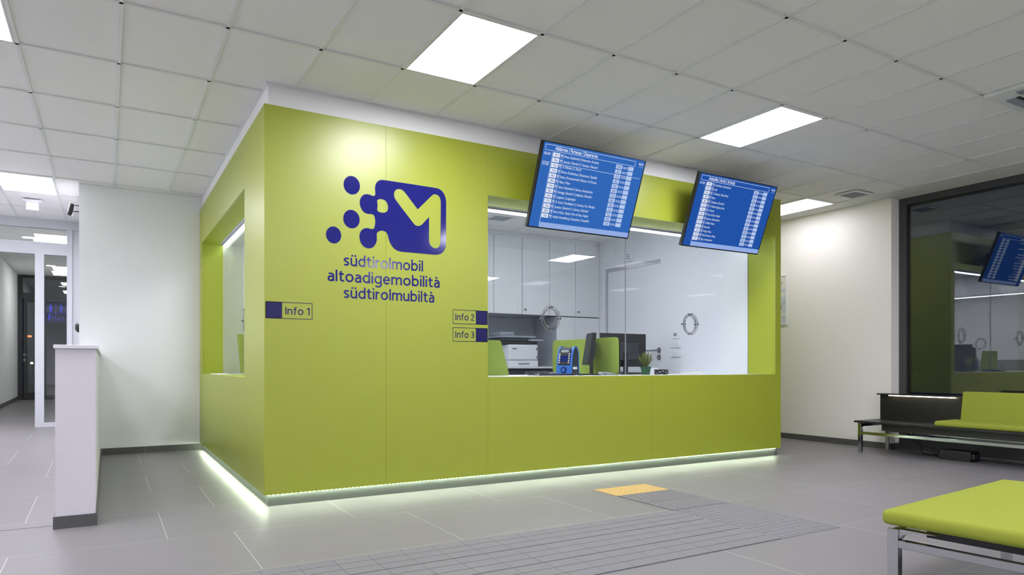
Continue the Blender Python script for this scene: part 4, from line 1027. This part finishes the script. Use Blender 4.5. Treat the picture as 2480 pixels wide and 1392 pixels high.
R1 = [('301', 'Brixen, Busbahnhof | Bressanone, Autostaz.', 'N1', '06:57'), ('156', 'Jenesien, Oberdorf | S. Genesio, Oberdorf', 'S2', '06:57'), ('132', 'St. Nikolaus | S. Nicolò', 'S2', '07:00'),
      ('170', 'Brixen, Krankenhaus | Bressanone, Ospedale', 'N2', '07:12'), ('182', 'Bozen, Florenzerstraße | Bolzano, Via Firenze', 'N2', '07:14'), ('185', 'Maier | Maier', 'N1', '07:17'),
      ('120', 'Salurn, Busbahnhof | Salorno, Autostazione', 'S2', '07:20'), ('182', 'Steinegg, Oberdorf | Collepietra, Oberdorf', 'N2', '07:32'), ('165', 'Lengstein | Longostagno', 'N1', '07:34'),
      ('132', 'St. Anton, Mendelbahn | S. Antonio, Fun. Mendola', 'S2', '07:35'), ('156', 'Jenesien, Oberdorf | S. Genesio, Oberdorf', 'S2', '07:37'), ('180', 'Pera di Fassa, Vajolet | Pera di Fassa, Vajolet', 'N2', '07:37'), ('150', 'Astfeld, Kandelsberg | Campolasta, Campitello', 'S1', '07:37')]
R2 = [('170', 'Castelrotto, Autostazione', 'N2', '07:10'), ('150', 'Laste', 'S1', '07:11'), ('182', 'S. Valentino, Piazza Paese', 'N2', '07:12'), ('185', 'Maier', 'N1', '07:13'), ('182', 'Collepietra, Oberdorf', 'N2', '07:14'),
      ('132', 'S. Michele Appiano, Staz.', 'S2', '07:15'), ('132', 'S. Nicolò', 'S2', '07:15'), ('180', 'Pera di Fassa, Vajolet', 'N2', '07:18'), ('120', 'Salorno, Autostazione', 'S2', '07:19'), ('165', 'Collalbo, Paese', 'N1', '07:19'),
      ('204', 'Salonetto', 'N1', '07:19'), ('156', 'Avigna, Paese', 'S2', '07:22'), ('180', 'Nova Ponente, Chiesa', 'N2', '07:23'), ('120', 'Egna, Autostazione', 'S2', '07:24')]
board(3.424, 'Abfahrten | Partenze | Departures', R1, 'blue departures screen tilted forward under the ceiling, left of the two', (('06:00', .675), ('07:00', .583)), M['screen'], .0466)
board(5.413, 'Ankünfte | Arrivi | Arrivals', R2, 'blue arrivals screen tilted forward under the ceiling, right of the two', (('07:00', .675),), M['screen_b'], .0452, tw=.40)

# ================================================================== TACTILE PAVING
def pads(name, base, items, m, label, parts='pads', lab2=None):
    o = thing(name, ((base[0]+base[1])/2, (base[2]+base[3])/2, 0), label, 'tactile paving')
    if base[4]: MB().box(base[0], base[1], base[2], base[3], 0.0002, 0.0012).build('base_sheet', base[4], o)
    b = MB()
    for it in items: b.box(*it)
    b.build(parts, m, o); return o
items = []
for s_ in range(3):
    for k in range(3):
        ya = 2.918+s_*.331+k*.1085; yb_ = ya+.1025
        x = 3.742 - (0.0)
        while x > -0.6:
            items.append((x-.1995, x, ya, yb_, .0012, .0052)); x -= .202
pads('guiding_lane', (-0.6, 3.745, 2.912, 3.908, M['tac_shade']), items, M['tac'], 'grey ribbed tactile guiding lane across the floor in the foreground')
items = []
nx = 10; w_ = (4.366-3.766)/nx
for i in range(nx): items.append((3.766+i*w_+.006, 3.766+(i+1)*w_-.003, 3.915, 4.235, .0012, .005)); items.append((3.766+i*w_+.006, 3.766+(i+1)*w_-.003, 4.242, 4.575, .0012, .005))
pads('guiding_strip', (3.766, 4.366, 3.912, 4.578, M['tac_shade']), items, M['tac'], 'short grey ribbed tactile strip joining the yellow tile')
o = thing('attention_field', (4.05, 3.4, 0), 'grey square of raised tactile studs where the guiding strips meet', 'tactile paving')
MB().box(3.748, 4.366, 2.912, 3.908, 0.0002, 0.003).build('base_sheet', M['tac'], o)
b = MB()
for i in range(9):
    for j in range(15):
        cx_, cy_ = 3.79+i*.067, 2.945+j*.0665; k = (0.020, 0.013)
        lo = [b.bm.verts.new((cx_+sx*k[0], cy_+sy*k[0], .003)) for sx, sy in ((-1, -1), (1, -1), (1, 1), (-1, 1))]
        hi = [b.bm.verts.new((cx_+sx*k[1], cy_+sy*k[1], .0085)) for sx, sy in ((-1, -1), (1, -1), (1, 1), (-1, 1))]
        b.bm.faces.new(hi)
        for m_ in range(4): b.bm.faces.new((lo[m_], lo[(m_+1) % 4], hi[(m_+1) % 4], hi[m_]))
st = b.build('studs', M['tac'], o); st['kind'] = 'stuff'
o = thing('yellow_tactile_tile', (4.07, 4.75, 0), 'yellow rectangular tactile tile on the floor before the counter', 'tactile tile')
MB().box(3.772, 4.370, 4.588, 4.922, 0.0002, 0.004, .001, seg=1).build('tile', M['yellow'], o)
b = MB()
for i in range(9):
    for j in range(5):
        cx_, cy_ = 3.81+i*.065, 4.62+j*.066; b.cyl((cx_, cy_, .004), (cx_, cy_, .008), .014, .009, 10)
st = b.build('studs', M['yellow'], o); st['kind'] = 'stuff'

# ================================================================== BENCHES
def soft_box(x0, x1, y0, y1, z0, z1, r=0.03, cuts=0):
    b = MB(); b.box(x0, x1, y0, y1, z0, z1, r, seg=5); return b
# near bench: island seat, turned a little
B1 = thing('bench', (3.050, 1.82, 0), 'green cushioned bench with square chrome legs, at the lower right in the foreground', 'bench', 'waiting benches', math.radians(5.5))
cu = MB(); cu.box(-0.01, 1.42, -2.1, 0.01, .398, .466, .026, seg=5)
ob = cu.build('seat_cushion', M['fabric'], B1, local=True); smooth_angle(ob, 60)
MB().box(.10, 1.32, -2.0, -.14, .350, .397).build('seat_board', M['black_lam'], B1, local=True)
for lx in (.018, 1.35):
    for ly in (-.04, -2.05):
        b = MB(); b.box(lx-.020, lx+.022, ly-.024, ly+.024, 0, .385, .004); b.build('leg', M['chrome'], B1, local=True)
b = MB()
for lx in (.018, 1.35): b.box(lx-.018, lx+.02, -2.03, -.06, .300, .336, .004)
for ly in (-.04, -2.05): b.box(.05, 1.33, ly-.018, ly+.018, .345, .383, .004)
b.build('rail', M['chrome'], B1, local=True)
b = MB(); b.prism([(.052, -.022, .395), (.052, -.022, .336), (.062, -.062, .345), (.085, -.085, .396)], (1, 0, 0), 0)if False else None
b = MB()
for ly in (-.10,): b.prism([(.008, -.062, .336), (.008, -.062, .385), (.008, -.22, .385), (.008, -.12, .375), (.008, -.078, .36)], (1, 0, 0), .044)
b.build('corner_bracket', M['chrome'], B1, local=True)

# far bench along the window
B2 = thing('bench', (8.6, 5.35, 0), 'long bench with black table end and green seat along dark window', 'bench', 'waiting benches')
FX, BX = 8.36, 9.06; Y1, Y0 = 5.38, 1.9
MB().box(FX-.01, BX-.02, Y0, Y1, .385, .409, .002).build('seat_board', M['black_lam'], B2)
b = MB(); b.box(FX+.06, BX-.06, Y0, 5.05, .30, .384); b.build('under_tray', M['black_lam'], B2)
for y in (5.315, 2.0):
    for x in (FX+.03, BX-.06):
        MB().box(x-.022, x+.022, y-.022, y+.022, 0, .384, .003).build('leg', M['chrome'], B2)
b = MB(); b.box(FX+.012, FX+.045, 2.03, 5.29, .235, .272, .003); b.box(BX-.075, BX-.045, 2.03, 5.29, .235, .27, .003)
b.box(FX+.055, BX-.085, 5.295, 5.33, .335, .375, .003)
b.build('rail', M['chrome'], B2)
b = MB(); b.box(8.87, 8.90, 4.20, 5.34, .41, .735); bk = b.build('table_back', M['black_lam'], B2)
MB().box(8.80, 8.95, 4.20, 5.35, .735, .752, .002).build('back_ledge', M['black_lam'], B2)
MB().box(8.825, 8.84, 4.38, 5.2, .724, .734).build('reading_light', M['warm_led'], B2)
cu = MB(); cu.box(FX-.02, 8.80, Y0, 4.38, .411, .475, .028, seg=5); smooth_angle(cu.build('seat_cushion', M['fabric'], B2), 60)
mt = Matrix.Translation((8.70, 0, .45)) @ Matrix.Rotation(math.radians(9), 4, 'Y')
cu = MB(); cu.box(0, .085, Y0, 4.27, 0, .37, .022, mtx=mt, seg=4); smooth_angle(cu.build('back_cushion', M['fabric'], B2), 60)
# black transformer box and cables under bench
o = thing('power_box', (8.75, 4.2, 0), 'black power supply box on floor under the long bench', 'power box')
MB().box(8.60, 8.80, 4.10, 4.45, .0005, .115, .006).build('housing', M['black'], o)
MB().box(8.63, 8.77, 4.08, 4.10, .03, .09).build('end_cap', M['dark'], o)
pts = []
for i in range(30):
    t_ = i/29; a = 2*PI*1.3*t_
    pts.append((8.78+.03*math.sin(a*2), 4.85-.35*t_+.10*math.sin(a), max(.006, .30*(1-t_)**2.2 + .045*abs(math.sin(a))*t_+.006)))
tag(MB().tube(pts, .006, 8).build('power_cable', M['rubber'], None, smooth=True), 'black looping cable hanging beneath the long bench', 'cable', 'cables under the bench')
pts = [(8.95, 5.0, .24), (8.93, 4.97, .22), (8.91, 4.85, .17), (8.90, 4.82, .06), (8.89, 4.80, .008), (8.85, 4.7, .008), (8.80, 4.56, .008), (8.74, 4.46, .010)]
tag(MB().tube(pts, .006, 8).build('power_cable', M['rubber'], None, smooth=True), 'black cable dropping beside rear bench leg to the floor', 'cable', 'cables under the bench')
